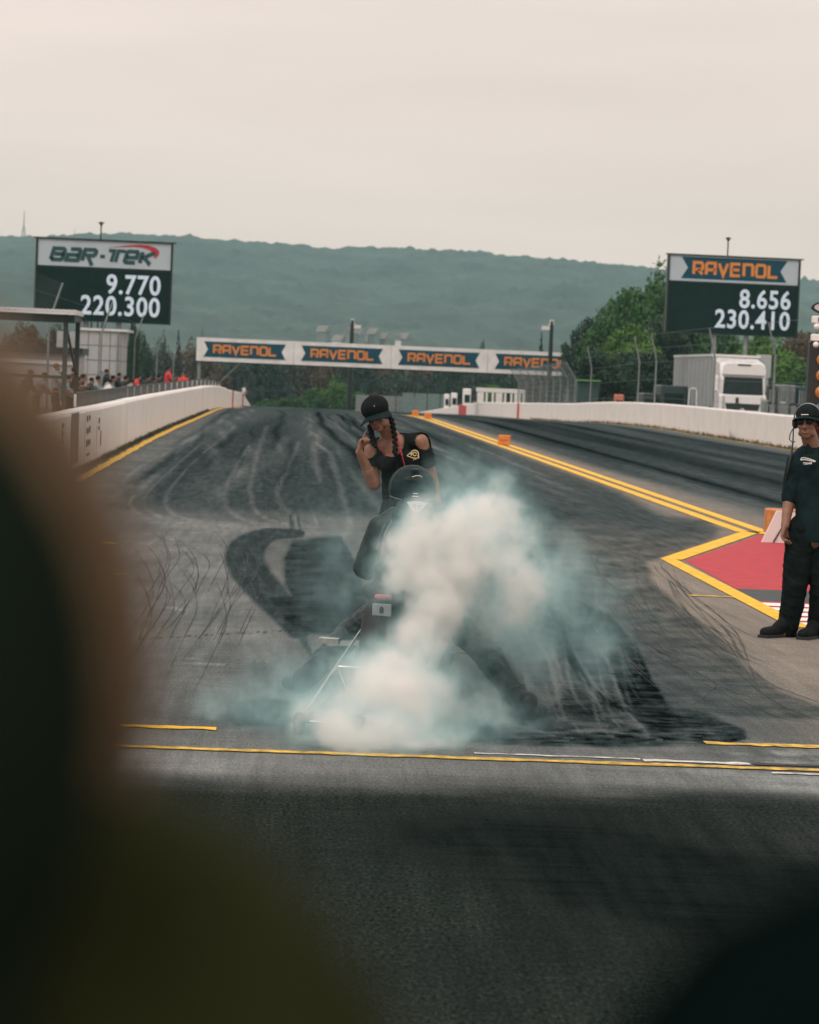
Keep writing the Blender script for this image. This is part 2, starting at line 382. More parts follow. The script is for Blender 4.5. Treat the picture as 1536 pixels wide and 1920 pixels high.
    # thin skid lines
    thin = [[(1205,1020,1.2),(1190,1060,1.2),(1205,1120,1.5),(1240,1180,1.5),(1270,1230,1.2)], [(1140,1060,1.2),(1135,1110,1.2),(1180,1170,1.2),(1250,1215,1.4),(1330,1240,1.2),(1300,1265,1)],
        [(1276,1030,1.2),(1255,1048,1.2),(1240,1062,1.5),(1280,1100,2.5),(1330,1140,3),(1375,1180,3),(1400,1220,3)], [(1245,1065,2),(1300,1130,3),(1360,1180,4),(1395,1240,5),(1440,1280,6),(1500,1305,5),(1560,1325,4)],
        [(1250,1080,2),(1290,1150,2),(1350,1190,2),(1380,1230,3),(1420,1290,3)], [(1210,1090,2),(1290,1180,2),(1370,1250,3),(1460,1320,3),(1560,1360,3)], [(1100,1050,2),(1160,1110,1.5),(1230,1170,1.5),(1330,1230,2)],
        [(1330,1160,2),(1385,1200,2),(1410,1260,2),(1430,1310,2)], [(1300,1290,3),(1380,1310,3),(1460,1345,4),(1540,1360,4)], [(1280,1250,1.5),(1340,1280,2),(1330,1300,2),(1290,1330,2)], [(1180,1000,1.5),(1130,1030,1.5),(1120,1070,1.5),(1160,1110,1.5)]]
    for k in range(28):
        u = rng.uniform(255, 500); v = rng.uniform(990, 1090); L = rng.uniform(90, 240); w = rng.uniform(.6, 1.5); c1 = rng.uniform(5, 30); sl = rng.uniform(.25, .6)
        thin.append([(u-c1, v, w*.6), (u, v+L*.2, w), (u+c1*.2, v+L*.4, w), (u-sl*L*.25, v+L*.65, w), (u-sl*L*.7, min(v+L, 1320), w*.5)])
    for k in range(26):
        u = rng.uniform(1010, 1290); v = rng.uniform(1030, 1150); L = rng.uniform(90, 210); w = rng.uniform(.6, 1.6); sl = rng.uniform(.6, 1.25)
        thin.append([(u, v, w*.6), (u+sl*L*.15, v+L*.25, w), (u+sl*L*.45, v+L*.5, w), (u+sl*L*.85, v+L*.8, w), (u+sl*L*1.35, v+L, w*.5)])
    for k in range(16):
        u = rng.uniform(430, 640); v = rng.uniform(800, 880); L = rng.uniform(90, 180); w = rng.uniform(1.5, 3.5); sl = rng.uniform(-.5, .3)
        stroke(pale if k % 2 else rub, [(u, v, w*.5), (u+sl*L*.3, v+L*.4, w), (u+sl*L*.5, v+L*.75, w), (u+sl*L*.2+12, v+L, w*.7)], .5 if k % 2 else 1.1, .9, 'max', .4)
    thin += [[(215,962,1.5),(330,1010,1.2),(370,1060,1.4),(360,1110,1.4),(300,1180,1.4)], [(260,990,1.2),(340,1030,1.2),(372,1080,1.5),(340,1150,1.6),(290,1200,1)], [(600,1065,2),(640,1110,1.5),(660,1150,1.5)]]
    skid_ribbons([spline(p, 8) for p in thin])
    # expansion joint across the lane
    stroke(rub, [(150,1206,2.0),(330,1194,2.0),(520,1184,2.0),(700,1180,2.2)], 1.0, .5)
    for p in ([(300,1138,1.2),(345,1142,2),(330,1143,1)], [(330,1232,1.4),(400,1238,1.4),(500,1240,1)], [(280,1242,1.2),(420,1246,1.2)]): stroke(pale, p, .9, .5)
    # concrete strip at the start line and dark staging asphalt in front of it
    near = 1-sm(Y+.16*fb(X*1.1, Y*2.2, 8)+.25*fb(X*.5, Y*.3, 18)*(1-sm(X, 2, 3)), 11.7, 12.6)
    strip = sm(Y, 12.3, 12.5)*(1-sm(Y, 13.0, 13.1))
    pale += strip*(.06+.75*sm(X, 1.4, 3.2)+.35*(1-sm(X, -.6, .6)))*(.8+.3*fb(X*3, Y*9, 9))
    speck = sm(Y, 13.1, 13.2)*(1-sm(Y, 14.0, 14.4)); pale += speck*np.clip(fb(X*7, Y*9, 10), 0, 1)*.5*(.3+sm(X, 2.0, 2.7))
    wet += near
    st = np.exp(-(((X-1.35+.35*(Y-11))/1.0)**2+((Y-10.3)/1.5)**2)*1.1)*1.7
    rub2 = near*np.clip(st+.10+.30*fb(X*1.6, Y*1.3, 12), 0, 1.12)
    wet = np.clip(wet, 0, 1)
    pale += near*np.clip(np.exp(-((X-2.9)/.6)**2-((Y-10.2)/.9)**2)*.5, 0, 1)
    concrete = sm(Y, 13, 14)*np.clip(sm(X, 2.6, 3.6)*(1-sm(Y, 30, 36)), 0, 1)+sm(Y, 30, 36)*(sm(X, LX1-1.0, LX1-.3)*(1-sm(X, LX1+.4, LX1+1.2)))*.8
    rub = np.clip(rub, 0, 1.7)*(1-near)+rub2
    Z = gz(Y)+.0*X
    verts = np.stack([X, Y, Z], -1).reshape(-1, 3); ny, nx = shp
    i = np.arange(ny*nx).reshape(ny, nx); f = np.stack([i[:-1,:-1], i[:-1,1:], i[1:,1:], i[1:,:-1]], -1).reshape(-1, 4)
    me = bpy.data.meshes.new('track'); me.vertices.add(len(verts)); me.vertices.foreach_set('co', verts.ravel())
    me.loops.add(f.size); me.loops.foreach_set('vertex_index', f.ravel()); me.polygons.add(len(f))
    me.polygons.foreach_set('loop_start', np.arange(0, f.size, 4)); me.update(calc_edges=True)
    for nm, arr in (('rubber', rub), ('pale', np.clip(pale, 0, 1)), ('fresh', wet), ('concrete', np.clip(concrete, 0, 1))):
        at_ = me.attributes.new(nm, 'FLOAT', 'POINT'); at_.data.foreach_set('value', arr.ravel().astype(np.float32))
    m = bpy.data.materials.new('asphalt'); m.use_nodes = True; n = m.node_tree; b = n.nodes['Principled BSDF']; me.materials.append(m)
    N = n.nodes.new; Lk = n.links.new
    geo = N('ShaderNodeNewGeometry')
    def attr(nm): a = N('ShaderNodeAttribute'); a.attribute_name = nm; return a.outputs['Fac']
    def noise(scale, sx, sy, det=4, rough=.6):
        mm = N('ShaderNodeMapping'); mm.inputs['Scale'].default_value = (sx, sy, 1); Lk(geo.outputs['Position'], mm.inputs[0])
        z = N('ShaderNodeTexNoise'); z.inputs['Scale'].default_value = scale; z.inputs['Detail'].default_value = det; z.inputs['Roughness'].default_value = rough
        Lk(mm.outputs[0], z.inputs['Vector']); return z.outputs[0]
    def rg(x, a, b2, c, d):
        r = N('ShaderNodeMapRange'); r.inputs[1].default_value = a; r.inputs[2].default_value = b2; r.inputs[3].default_value = c; r.inputs[4].default_value = d; Lk(x, r.inputs[0]); return r.outputs[0]
    def mth(op, x, y=None):
        q = N('ShaderNodeMath'); q.operation = op
        for k, w in enumerate((x, y)):
            if w is None: continue
            if isinstance(w, (int, float)): q.inputs[k].default_value = w
            else: Lk(w, q.inputs[k])
        return q.outputs[0]
    def mix(fac, A, B):
        q = N('ShaderNodeMix'); q.data_type = 'RGBA'; q.clamp_factor = True
        for k, w in (('A', A), ('B', B)):
            if isinstance(w, tuple): q.inputs[k].default_value = (*w, 1)
            else: Lk(w, q.inputs[k])
        if isinstance(fac, (int, float)): q.inputs[0].default_value = fac
        else: Lk(fac, q.inputs[0])
        return q.outputs['Result']
    grain = noise(60, 1, .5, 4, .8); fine = noise(170, 1, .4, 2, .8); streak = noise(3.2, 3.0, .22, 6, .65); cross = noise(3, .5, 6, 5, .7); big = noise(.5, 1, 1, 4)
    base = mix(rg(big, .35, .65, 0, 1), (.095,.106,.105), (.138,.143,.139))
    base = mix(attr('concrete'), base, (.20,.176,.152))
    fre = mix(rg(grain, .35, .62, 0, 1), (.006,.011,.010), (.028,.034,.030))
    sp_ = mth('GREATER_THAN', fine, .70); fre = mix(mth('MULTIPLY', sp_, .30), fre, (.14,.125,.10))
    base = mix(attr('fresh'), base, fre)
    lum = mth('MULTIPLY', rg(streak, .3, .7, .82, 1.18), rg(cross, .3, .7, .88, 1.12)); lum = mth('MULTIPLY', lum, rg(grain, .3, .7, .6, 1.45)); lum = mth('MULTIPLY', lum, rg(fine, .3, .7, .6, 1.45))
    pal = mth('MULTIPLY', attr('pale'), rg(streak, .3, .7, .7, 1.2))
    c = mix(pal, base, (.262,.272,.268))
    rb = mth('MULTIPLY', attr('rubber'), rg(cross, .3, .72, 1.25, .95)); rb = mth('MULTIPLY', rb, rg(streak, .3, .75, 1.1, .88))
    rubc = mix(attr('fresh'), (.036,.050,.052), (.013,.017,.016)); c = mix(mth('MINIMUM', rb, 1.0), c, rubc); c = mix(mth('MAXIMUM', mth('MULTIPLY', mth('SUBTRACT', rb, .95), 1.6), 0.0), c, (.004,.007,.007))
    sc = N('ShaderNodeVectorMath'); sc.operation = 'SCALE'; Lk(c, sc.inputs[0]); Lk(lum, sc.inputs['Scale']); Lk(sc.outputs[0], b.inputs['Base Color'])
    Lk(rg(rb, 0, 1.2, .88, .62), b.inputs['Roughness']); b.inputs['Specular IOR Level'].default_value = 0
    bp = N('ShaderNodeBump'); bp.inputs['Strength'].default_value = .5; bp.inputs['Distance'].default_value = .004; Lk(grain, bp.inputs['Height']); Lk(bp.outputs[0], b.inputs['Normal'])
    o = link('track', me); o['kind'] = 'structure'; return o
build_track()

# terrain: one sheet to the horizon, and the wooded hill
def build_ground():
    ys = np.concatenate([np.linspace(-60,440,60), np.geomspace(455,9000,30)]); xs = np.concatenate([-np.geomspace(9000,20,26), np.linspace(-16,36,14), np.geomspace(42,9000,26)])
    X, Y = np.meshgrid(xs, ys); Z = gz(Y)-.04; ny, nx = X.shape; V = np.stack([X,Y,Z],-1).reshape(-1,3); i = np.arange(ny*nx).reshape(ny,nx)
    f = np.stack([i[:-1,:-1], i[:-1,1:], i[1:,1:], i[1:,:-1]], -1).reshape(-1,4)
    me = bpy.data.meshes.new('ground'); me.from_pydata(V.tolist(), [], f.tolist()); me.materials.append(mat('meadow_grass', (.045,.075,.028), .95, var=.4, scale=.08, detail=8, coord='Object'))
    link('ground', me)['kind'] = 'structure'
build_ground()
def build_hill():
    ridge = [(-900,470),(-300,452),(0,444),(70,445),(150,440),(250,437),(310,440),(400,447),(600,463),(760,469),(900,474),(1050,486),(1210,500),(1300,510),(1420,524),(1536,526),(1900,545),(2600,560)]
    ru = np.array([r[0] for r in ridge], float); rv = np.array([r[1] for r in ridge], float)
    YR = 2700.0
    pts = [at(u, v, YR) for u, v in ridge]; px = np.array([p.x for p in pts]); pz = np.array([p.z for p in pts])
    xs = np.arange(-900, 1300, 4.0); ys = np.concatenate([np.linspace(1250, 2650, 110), np.linspace(2662, 2760, 12), np.linspace(2800, 3300, 8)])
    X, Y = np.meshgrid(xs, ys); H = np.interp(X*YR/np.maximum(Y, 1), px, pz)
    r1 = np.random.default_rng(3)
    def fbm(x, y, f, o, s):
        out = 0; a = 1; rr = np.random.default_rng(s)
        for _ in range(o):
            for _2 in range(3):
                t = rr.uniform(0, 6.28); out = out+a*np.sin(f*(x*math.cos(t)+y*math.sin(t))+rr.uniform(0, 6.28))
            f *= 1.9; a *= .62
        return out/3
    t = np.clip((Y-1250)/(YR-1250), 0, 1); prof = t**1.15*(1-.0*t)
    Hm = -6+(H+6)*np.where(Y <= YR, prof, np.clip(1-(Y-YR)/900, 0, 1))
    Hm += fbm(X, Y, .012, 4, 5)*11*np.clip(t*(1-t)*4, 0, 1)
    tree = np.abs(fbm(X, Y*.8, .19, 3, 9))*3.2+r1.random(X.shape)*4.2*np.clip(fbm(X, Y, .02, 3, 2)+.7, .15, 1)
    Hm += tree*np.clip(t*6, 0, 1)-2
    ny, nx = X.shape; V = np.stack([X,Y,Hm],-1).reshape(-1,3); i = np.arange(ny*nx).reshape(ny,nx); f = np.stack([i[:-1,:-1], i[:-1,1:], i[1:,1:], i[1:,:-1]], -1).reshape(-1,4)
    me = bpy.data.meshes.new('hill'); me.vertices.add(len(V)); me.vertices.foreach_set('co', V.ravel()); me.loops.add(f.size); me.loops.foreach_set('vertex_index', f.ravel()); me.polygons.add(len(f)); me.polygons.foreach_set('loop_start', np.arange(0, f.size, 4)); me.update(calc_edges=True)
    me.materials.append(mat('forest_cover', (.032,.050,.038), .95, var=.6, scale=.016, detail=9))
    link('hill', me)['kind'] = 'structure'
build_hill()

# painted markings: sheets 4 mm proud of the asphalt
yellow = mat('yellow_paint', (.78,.43,.012), .7, var=.22, scale=7, detail=6); yellow2 = mat('worn_yellow_paint', (.52,.32,.04), .75, var=.6, scale=14, detail=6)
def sheet(name, pts, mt, dz=.006, n=1):
    """flat polygon or strip on the track; pts as (x,y)"""
    mb = MB(); mb.add([(x, y, gz(y)+dz) for x, y in pts], [tuple(range(len(pts)))]); o = mb.build(name, mt); o['kind'] = 'structure'; return o
def strip(name, cx, w, ys, mt, dz=.006, parent=None, ragged=0.0):
    mb = MB(); n = len(ys)
    for y in ys:
        r = ragged*(random.random()-.5)
        c = cx(y) if callable(cx) else cx
        mb.v += [(c-w/2+r, y, gz(y)+dz), (c+w/2-r*.6, y, gz(y)+dz)]
    mb.f = [(2*i, 2*i+1, 2*i+3, 2*i+2) for i in range(n-1)]; o = mb.build(name, mt)
    if parent: o.parent = parent
    else: o['kind'] = 'structure'
    return o
lwx = lambda y: float(np.interp(y, [0,20,45,65,80,93,110,140,200,300,420], [-3.5,-3.45,-3.38,-3.38,-3.28,-3.12,-2.95,-2.75,-2.9,-3.2,-3.4]))
Yl = np.concatenate([np.linspace(34.6,110,60), np.linspace(112,200,20)])
strip('centre_line', LX1-.16, .19, Yl, yellow); strip('centre_line', LX1+.16, .19, Yl, yellow)
strip('edge_line', lambda y: lwx(y)+.27, .17, np.concatenate([np.linspace(24,120,160), np.linspace(122,190,20)]), yellow, ragged=.05)
strip('edge_line', RX-.22, .10, np.linspace(60,190,60), yellow2, ragged=.05)
def bandline(name, x0, x1, y, w, mt, rag=.02, dz=.006):
    mb = MB(); xs = np.arange(x0, x1+.01, .06)
    for x in xs: r = rag*(random.random()-.5)*2; mb.v += [(x, y-w/2+r, dz), (x, y+w/2+rag*(random.random()-.5)*2, dz)]
    mb.f = [(2*i, 2*i+2, 2*i+3, 2*i+1) for i in range(len(xs)-1)]; o = mb.build(name, mt); o['kind'] = 'structure'; return o
bandline('start_line', -3.2, 9.5, 13.12, .085, yellow2, .012)
whitepaint = mat('worn_white_paint', (.55,.53,.5), .8, var=.4, scale=20)
bandline('white_line', 1.9, 2.45, 13.26, .07, whitepaint, .02); bandline('white_line', 1.05, 1.9, 13.30, .03, whitepaint, .012)
bandline('white_line', 2.5, 9.5, 12.98, .04, whitepaint, .012)
bandline('black_line', 2.46, 3.1, 13.27, .07, M_['rubber'], .01)
bandline('stage_line', -3.2, -.27, 13.87, .10, yellow, .02); bandline('stage_line', 2.33, 9.5, 13.99, .10, yellow2, .02)
bandline('guide_line', on_ground(1292,1117).x, on_ground(1405,1120).x, on_ground(1340,1119).y, .10, yellow2, .02)
bandline('guide_line', -3.1, on_ground(245,1078).x, on_ground(245,1078).y, .10, yellow2, .02)
# island between the lanes: red field, dark band, red and white bars, yellow border
A = (LX1, 34.7); B = (4.19, 28.6); C = (4.14, 21.0)
redp = mat('red_track_paint', (.42,.020,.034), .75, var=.16, scale=5, detail=6)
sheet('red_paint', [(4.36,24.85),(8.3,24.85),(8.4,28.6),(LX1,34.2),(4.44,28.55)], redp, .004)
sheet('dark_band', [(4.3,23.5),(8.3,23.5),(8.3,24.84),(4.3,24.84)], mat('dark_track_paint', (.04,.05,.05), .8), .004)
y = 23.49; k = 0
while y > 21.2:
    h = .16 if k % 2 == 0 else .30
    sheet('red_bar' if k % 2 == 0 else 'white_bar', [(4.27,y-h),(8.3,y-h),(8.3,y),(4.27,y)], mat('bar_red', (.35,.03,.035), .8) if k % 2 == 0 else M_['white'], .004); y -= h; k += 1
def wline(name, p, q, w, mt, dz=.009):
    p, q = Vector(p), Vector(q); d = (q-p).normalized(); nn = Vector((-d.y, d.x))*w/2
    sheet(name, [tuple(p-nn), tuple(q-nn), tuple(q+nn), tuple(p+nn)], mt, dz)
wline('island_border', (LX1-.02, 34.75), (4.30, 28.62), .24, yellow); wline('island_border', (4.275, 28.66), (4.22, 21.0), .17, yellow, .0075)
wline('island_border', (8.45, 28.6), (8.4, 21.0), .19, yellow, .0075); wline('island_border', (LX1, 34.75), (8.45, 28.5), .30, yellow)
t0 = on_ground(222, 1020); sheet('lane_arrow', [(t0.x, t0.y), (t0.x-.75, t0.y+1.0), (t0.x-.75, t0.y-1.0)], yellow, .006)

# ---------------------------------------------------------------- concrete walls
def wall_mat():
    m = mat('white_concrete', (.78,.735,.70), .75, var=.05, scale=1.0, detail=5, bump=.05, bscale=20, coord='Object')
    n = m.node_tree; b = n.nodes['Principled BSDF']; src = b.inputs['Base Color'].links[0].from_socket
    g = n.nodes.new('ShaderNodeNewGeometry'); mpx = n.nodes.new('ShaderNodeMapping'); mpx.inputs['Scale'].default_value = (4,1.2,.25)
    n.links.new(g.outputs['Position'], mpx.inputs[0]); z = n.nodes.new('ShaderNodeTexNoise'); z.inputs['Scale'].default_value = 2.2; z.inputs['Detail'].default_value = 7
    n.links.new(mpx.outputs[0], z.inputs['Vector']); r = n.nodes.new('ShaderNodeMapRange'); r.inputs[1].default_value = .55; r.inputs[2].default_value = .75; r.inputs[3].default_value = 0; r.inputs[4].default_value = .18
    n.links.new(z.outputs[0], r.inputs[0]); q = n.nodes.new('ShaderNodeMix'); q.data_type = 'RGBA'; n.links.new(r.outputs[0], q.inputs[0]); n.links.new(src, q.inputs['A']); q.inputs['B'].default_value = (.42,.33,.26,1); n.links.new(q.outputs['Result'], b.inputs['Base Color']); return m
WM = wall_mat()
def wall(name, label, xf, y0, y1, step, side, H=1.02, T=.32, reds=()):
    W_ = thing(name, label, 'wall', (xf(y0), y0, 0)); org = W_.location; y = y0; k = 0
    while y < y1-.1:
        y2 = min(y+step, y1); mb = MB(); dj = random.uniform(-.008,.008); hj = random.uniform(-.006,.006)
        xs = [xf(y+.004)+dj, xf(y2-.004)+dj]; za, zb = gz(y), gz(y2); prof = [(0,0),(0,H-.05),(.04,H),(T-.04,H),(T,H-.05),(T,0)]
        vs = []
        for x, yy, zz in ((xs[0], y+.006, za), (xs[1], y2-.006, zb)): vs += [(x+side*px, yy, zz+pz+(hj if pz > .1 else -.03)) for px, pz in prof]
        fs = [(i, (i+1) % 6, (i+1) % 6+6, i+6) for i in range(6)]+[tuple(range(6)), tuple(reversed(range(6, 12)))]
        mb.add(vs, fs); rr = any(abs(y-r) < step/2 for r in reds)
        mb.build('wall_panel', M_['red'] if rr else WM, W_, origin=org); y = y2; k += 1
    return W_
LW = wall('concrete_wall', 'white concrete track wall with yellow line at its foot, below the red-shirted spectators', lwx, 20, 330, 5.0, -1, H=1.02)
RW = wall('concrete_wall', 'white concrete track wall along the far lane, in front of the parked truck', lambda y: RX, 40, 345, 5.0, 1, H=1.06)
def redband(W_, x, y, name='red_band', w=.35, h=1.03, dx=0):
    mb = MB(); mb.box((x+dx, y, gz(y)+h/2), (.10, w, h)); mb.build(name, M_['red'], W_, origin=W_.location)
redband(LW, lwx(215)+.02, 215, w=1.2); redband(LW, lwx(160)+.02, 160, w=.18); redband(RW, RX-.02, 180, w=.9); redband(RW, RX-.02, 235, w=9)
# sponsor boards stuck on the near wall
def poster(u, v0, v1, d, w, mt, marks):
    x = lwx(d)+.012; zb, zt = 1.9-(v1-674)/5000*d, 1.9-(v0-674)/5000*d
    mb = MB(); mb.box((x, d, (zb+zt)/2), (.012, w, zt-zb)); p = mb.build('sponsor_board', mt, LW, origin=LW.location)
    mk = MB()
    for (yy, zz, ww, hh) in marks: mk.box((x+.009, d+yy*w, zb+zz*(zt-zb)), (.006, ww*w, hh*(zt-zb)))
    if marks: mk.build('lettering', M_['dark_metal'], p, origin=LW.location)
poster(148, 775, 870, 44.5, 1.5, mat('poster_grey', (.10,.10,.09), .6), [(0,.62,.8,.02)])
poster(160, 770, 862, 47.6, 1.6, M_['white'], [(-.25,.85,.2,.12),(.1,.86,.2,.1),(-.2,.6,.3,.12),(.15,.62,.2,.14),(-.2,.35,.3,.14),(.15,.36,.25,.12),(-.05,.12,.5,.05)])
poster(170, 780, 850, 50.3, .9, M_['white'], [(0,.9,.3,.16),(0,.7,.4,.1)])
mk = MB(); mk.box((lwx(50.9)+.02, 50.9, .42), (.006, .22, .28)); mk.build('red_logo', M_['red'], LW, origin=LW.location)
mk = MB()
for q in (((0,0),(0,1),(.8,1)), ((0,.5),(.7,.5)), ((0,0),(.8,0))):
    mk.stroke([(a*.42, b*.28) for a, b in q], .07, .01, Matrix.Translation((lwx(42.3)+.012, 42.0, .56)) @ Matrix.Rotation(math.radians(90), 4, 'Z'))
mk.build('letter_e', M_['dark_metal'], LW, origin=LW.location)
# weeds in the crack along both walls
def weeds(name, label, xf, y0, y1, n, col, hmax=.14):
    mb = MB()
    for k in range(n):
        y = y0+(y1-y0)*random.random()**1.3; x = xf(y)+random.uniform(-.05,.05); h = hmax*random.uniform(.25,1)*random.uniform(.4,1)
        for j in range(4):
            t = random.uniform(0, 6.28); dx, dy = math.cos(t)*.012, math.sin(t)*.05; lx, ly = random.uniform(-.04,.04), random.uniform(-.06,.06)
            mb.add([(x-dx, y-dy, gz(y)), (x+dx, y+dy, gz(y)), (x+lx, y+ly, gz(y)+h)], [(0,1,2)])
    tag(mb.build(name, mat(name+'_leaf', col, .9, var=.5, scale=3)), label, 'weeds', kind='stuff')
weeds('weeds', 'dry weeds sprouting from the crack along the near wall foot', lambda y: lwx(y)+.05, 36, 110, 2600, (.10,.10,.035), .13)
weeds('weeds', 'ochre weeds lining the foot of the far lane wall', lambda y: RX-.08, 66, 170, 1500, (.16,.11,.03), .2)
# soot stain and tall weed tuft
mb = MB()
for k in range(26):
    y = 94.5+random.uniform(-1.1,1.1); x = RX-.06; h = random.uniform(.1,.62)*(1-abs(y-94.5)*.55)
    mb.add([(x, y-.03, 0), (x, y+.03, 0), (x-.03, y+random.uniform(-.15,.35), h)], [(0,1,2)])
tag(mb.build('weed_tuft', mat('dead_weed', (.05,.05,.05), .9)), 'tall grey dead weed tuft against the far lane wall', 'weed', kind='stuff')
# ---------------------------------------------------------------- lettering
GL = {  # technical capitals as centre-line strokes in a unit box
 'R': ([[(0,0),(0,1),(.86,1),(1,.88),(1,.52),(.88,.42),(.2,.42)], [(.5,.42),(1,0)]], 0),
 'A': ([[(0,0),(0,.86),(.14,1),(1,1),(1,0)], [(.15,.42),(1,.42)]], 0),
 'V': ([[(0,1),(.5,0),(1,1)]], 0),
 'E': ([[(1,1),(0,1),(0,0),(1,0)], [(.05,.5),(.92,.5)]], 0),
 'N': ([[(0,0),(0,1),(.86,1),(1,.86),(1,0)]], 0),
 'O': ([[(.14,0),(0,.14),(0,.86),(.14,1),(.86,1),(1,.86),(1,.14),(.86,0)]], 1),
 'L': ([[(0,1),(0,0),(1,0)]], 0),
 'B': ([[(0,0),(0,1),(.86,1),(1,.88),(1,.64),(.86,.52),(.2,.52)], [(.86,.52),(1,.4),(1,.12),(.86,0),(0,0)]], 0),
 'a': ([[(.1,1),(.9,1),(1,.88),(1,0),(0,0),(0,.48),(.95,.48)]], 0),
 'r': ([[(0,0),(0,1),(.86,1),(1,.88),(1,.62),(.86,.48),(.35,.48),(1.0,-.42)]], 0),
 '-': ([[(.05,.45),(.75,.45)]], 0),
 'T': ([[(-.25,1),(.25,1),(.25,0)], [(.62,0),(.62,1),(1.25,1)]], 0),
 'e': ([[(1,0),(.12,0),(0,.12),(0,.88),(.12,1),(.9,1),(1,.9),(1,.45),(.1,.45)]], 0),
 'K': ([[(0,0),(0,1)], [(1.15,1),(.25,.5),(1.0,-.1)]], 0),
 'P': ([[(0,0),(0,1),(.85,1),(.85,.45),(0,.45)]], 0),
}
def word(mb, txt, x0, z0, w, h, gap, sw, M, shear=0, depth=.015):
    for ch in txt:
        st, cl = GL[ch]
        for s in st: mb.stroke([(x0+px*w+shear*pz*h, z0+pz*h) for px, pz in s], sw, depth, M, closed=bool(cl))
        x0 += w+gap
    return x0
def text_mesh(txt, size, bold=.0, extrude=.01, name='lettering', mt=None, parent=None, M=None, sx=1.0, align='RIGHT', space=1.0):
    c = bpy.data.curves.new(name, 'FONT'); c.body = txt; c.size = size; c.offset = bold; c.extrude = extrude; c.align_x = align; c.resolution_u = 4; c.space_character = space
    o = bpy.data.objects.new(name, c); COL.objects.link(o); dg = bpy.context.evaluated_depsgraph_get(); dg.update()
    me = bpy.data.meshes.new_from_object(o.evaluated_get(dg)); bpy.data.objects.remove(o); bpy.data.curves.remove(c)
    me.transform(Matrix.Diagonal((sx,1,1,1))); me.transform(Matrix.Rotation(math.pi/2, 4, 'X'))
    if M is not None: me.transform(M)
    me.materials.clear(); me.materials.append(mt); me.name = name; return link(name, me, parent)
Tm = lambda x, y, z: Matrix.Translation((x, y, z))
def ribbon(mb, cx, cz, w, h, notch, M, depth=.02):
    mb.prism([(cx-w/2, cz-h/2), (cx+w/2, cz-h/2), (cx+w/2-notch, cz), (cx+w/2, cz+h/2), (cx-w/2, cz+h/2), (cx-w/2+notch, cz)], depth, M)

# ---------------------------------------------------------------- timing boards
def board(label, uc, ytop, ybot, d, wpx, skew, top):
    s = FPX/d; w = wpx/s; c = at(uc, (ytop+ybot)/2, d); H = (ybot-ytop)/s
    T = thing('scoreboard', label, 'scoreboard', (c.x, d, gz(d)-.02)); z0 = c.z-H/2-T.location.z; z1 = z0+H; zb = z0+H*.655
    mb = MB(); mb.box((0,.35,(z0+z1)/2), (w,.5,H)); mb.build('cabinet', M_['dark_metal'], T)
    mb = MB(); mb.box((0,.085,(z0+zb)/2), (w-.14,.05,zb-z0-.05)); mb.build('screen', M_['ledblack'], T)
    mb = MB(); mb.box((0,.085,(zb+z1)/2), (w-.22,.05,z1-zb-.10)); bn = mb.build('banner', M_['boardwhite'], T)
    mb = MB()
    for sx in (-1,1): mb.box((sx*(w/2-.04),.04,(z0+z1)/2), (.09,.12,H+.02))
    mb.box((0,.04,z1), (w+.3,.14,.07)); mb.box((0,.04,z0+.02), (w,.12,.05)); mb.build('frame', M_['dark_metal'], T)
    mb = MB()
    for sx in (-.12,.12): mb.tube([(sx*w,.35,-.3), (sx*w,.35,z0+.1)], .14, 10)
    mb.box((0,.35,z0*.55), (.24*w,.08,.1)); mb.build('post', M_['grey_metal'], T)
    fh = z1-zb-.1; zc = (zb+z1)/2
    if top == 'R':
        mb = MB(); ribbon(mb, .0, zc+.03, w*.80, fh*.86, w*.05, Tm(0,.05,0)); mb.build('ribbon', M_['teal'], bn)
        mb = MB(); word(mb, 'RAVENOL', -w*.305, zc-fh*.22, w*.066, fh*.46, w*.0285, fh*.115, Tm(0,.03,0)); mb.build('lettering', M_['letter'], bn)
    else:
        mb = MB(); x = word(mb, 'Bar', -w*.39, zc-fh*.27, w*.082, fh*.42, w*.032, fh*.15, Tm(0,.04,0), shear=.28); x = word(mb, '-', x+w*.004, zc-fh*.27, w*.05, fh*.42, w*.012, fh*.13, Tm(0,.04,0), shear=.28)
        word(mb, 'T', x+w*.012, zc-fh*.27, w*.082, fh*.42, w*.05, fh*.13, Tm(0,.04,0), shear=.28); x += w*.128
        word(mb, 'eK', x, zc-fh*.27, w*.078, fh*.42, w*.034, fh*.15, Tm(0,.04,0), shear=.28); mb.build('lettering', M_['lettergreen'], bn)
        mb = MB(); pts = []; 
        for t in np.linspace(0, 1, 14): pts.append((w*(-.0+.33*t+.0), zc+fh*(.22+.2*math.sin(t*1.9))))
        outer = [(w*.03,zc+fh*.27),(w*.14,zc+fh*.36),(w*.24,zc+fh*.42),(w*.32,zc+fh*.41),(w*.375,zc+fh*.33),(w*.40,zc+fh*.2),(w*.395,zc+fh*.05),(w*.37,zc-fh*.08)]
        inner = [(w*.355,zc+fh*.02),(w*.35,zc+fh*.14),(w*.325,zc+fh*.24),(w*.28,zc+fh*.31),(w*.22,zc+fh*.33),(w*.14,zc+fh*.31)]
        mb.prism(list(reversed(outer+inner)), .015, Tm(0,.045,0)); mb.build('swoosh', M_['swoosh'], bn)
        text_mesh('®', fh*.14, 0, .004, 'trademark', M_['lettergreen'], bn, Tm(w*.335,.05,zc-fh*.38))
    sh = (zb-z0); lines = ('8.656','230.410') if top == 'R' else ('9.770','220.300')
    for k, t in enumerate(lines):
        text_mesh(t, sh*.50, .028, .01, 'digits', M_['led'], T, Tm(w*.44 if top == 'R' else w*.42,.04,z0+sh*(.545 if k == 0 else .14)), sx=.86, space=1.08)
    T.rotation_euler.y = skew; return T
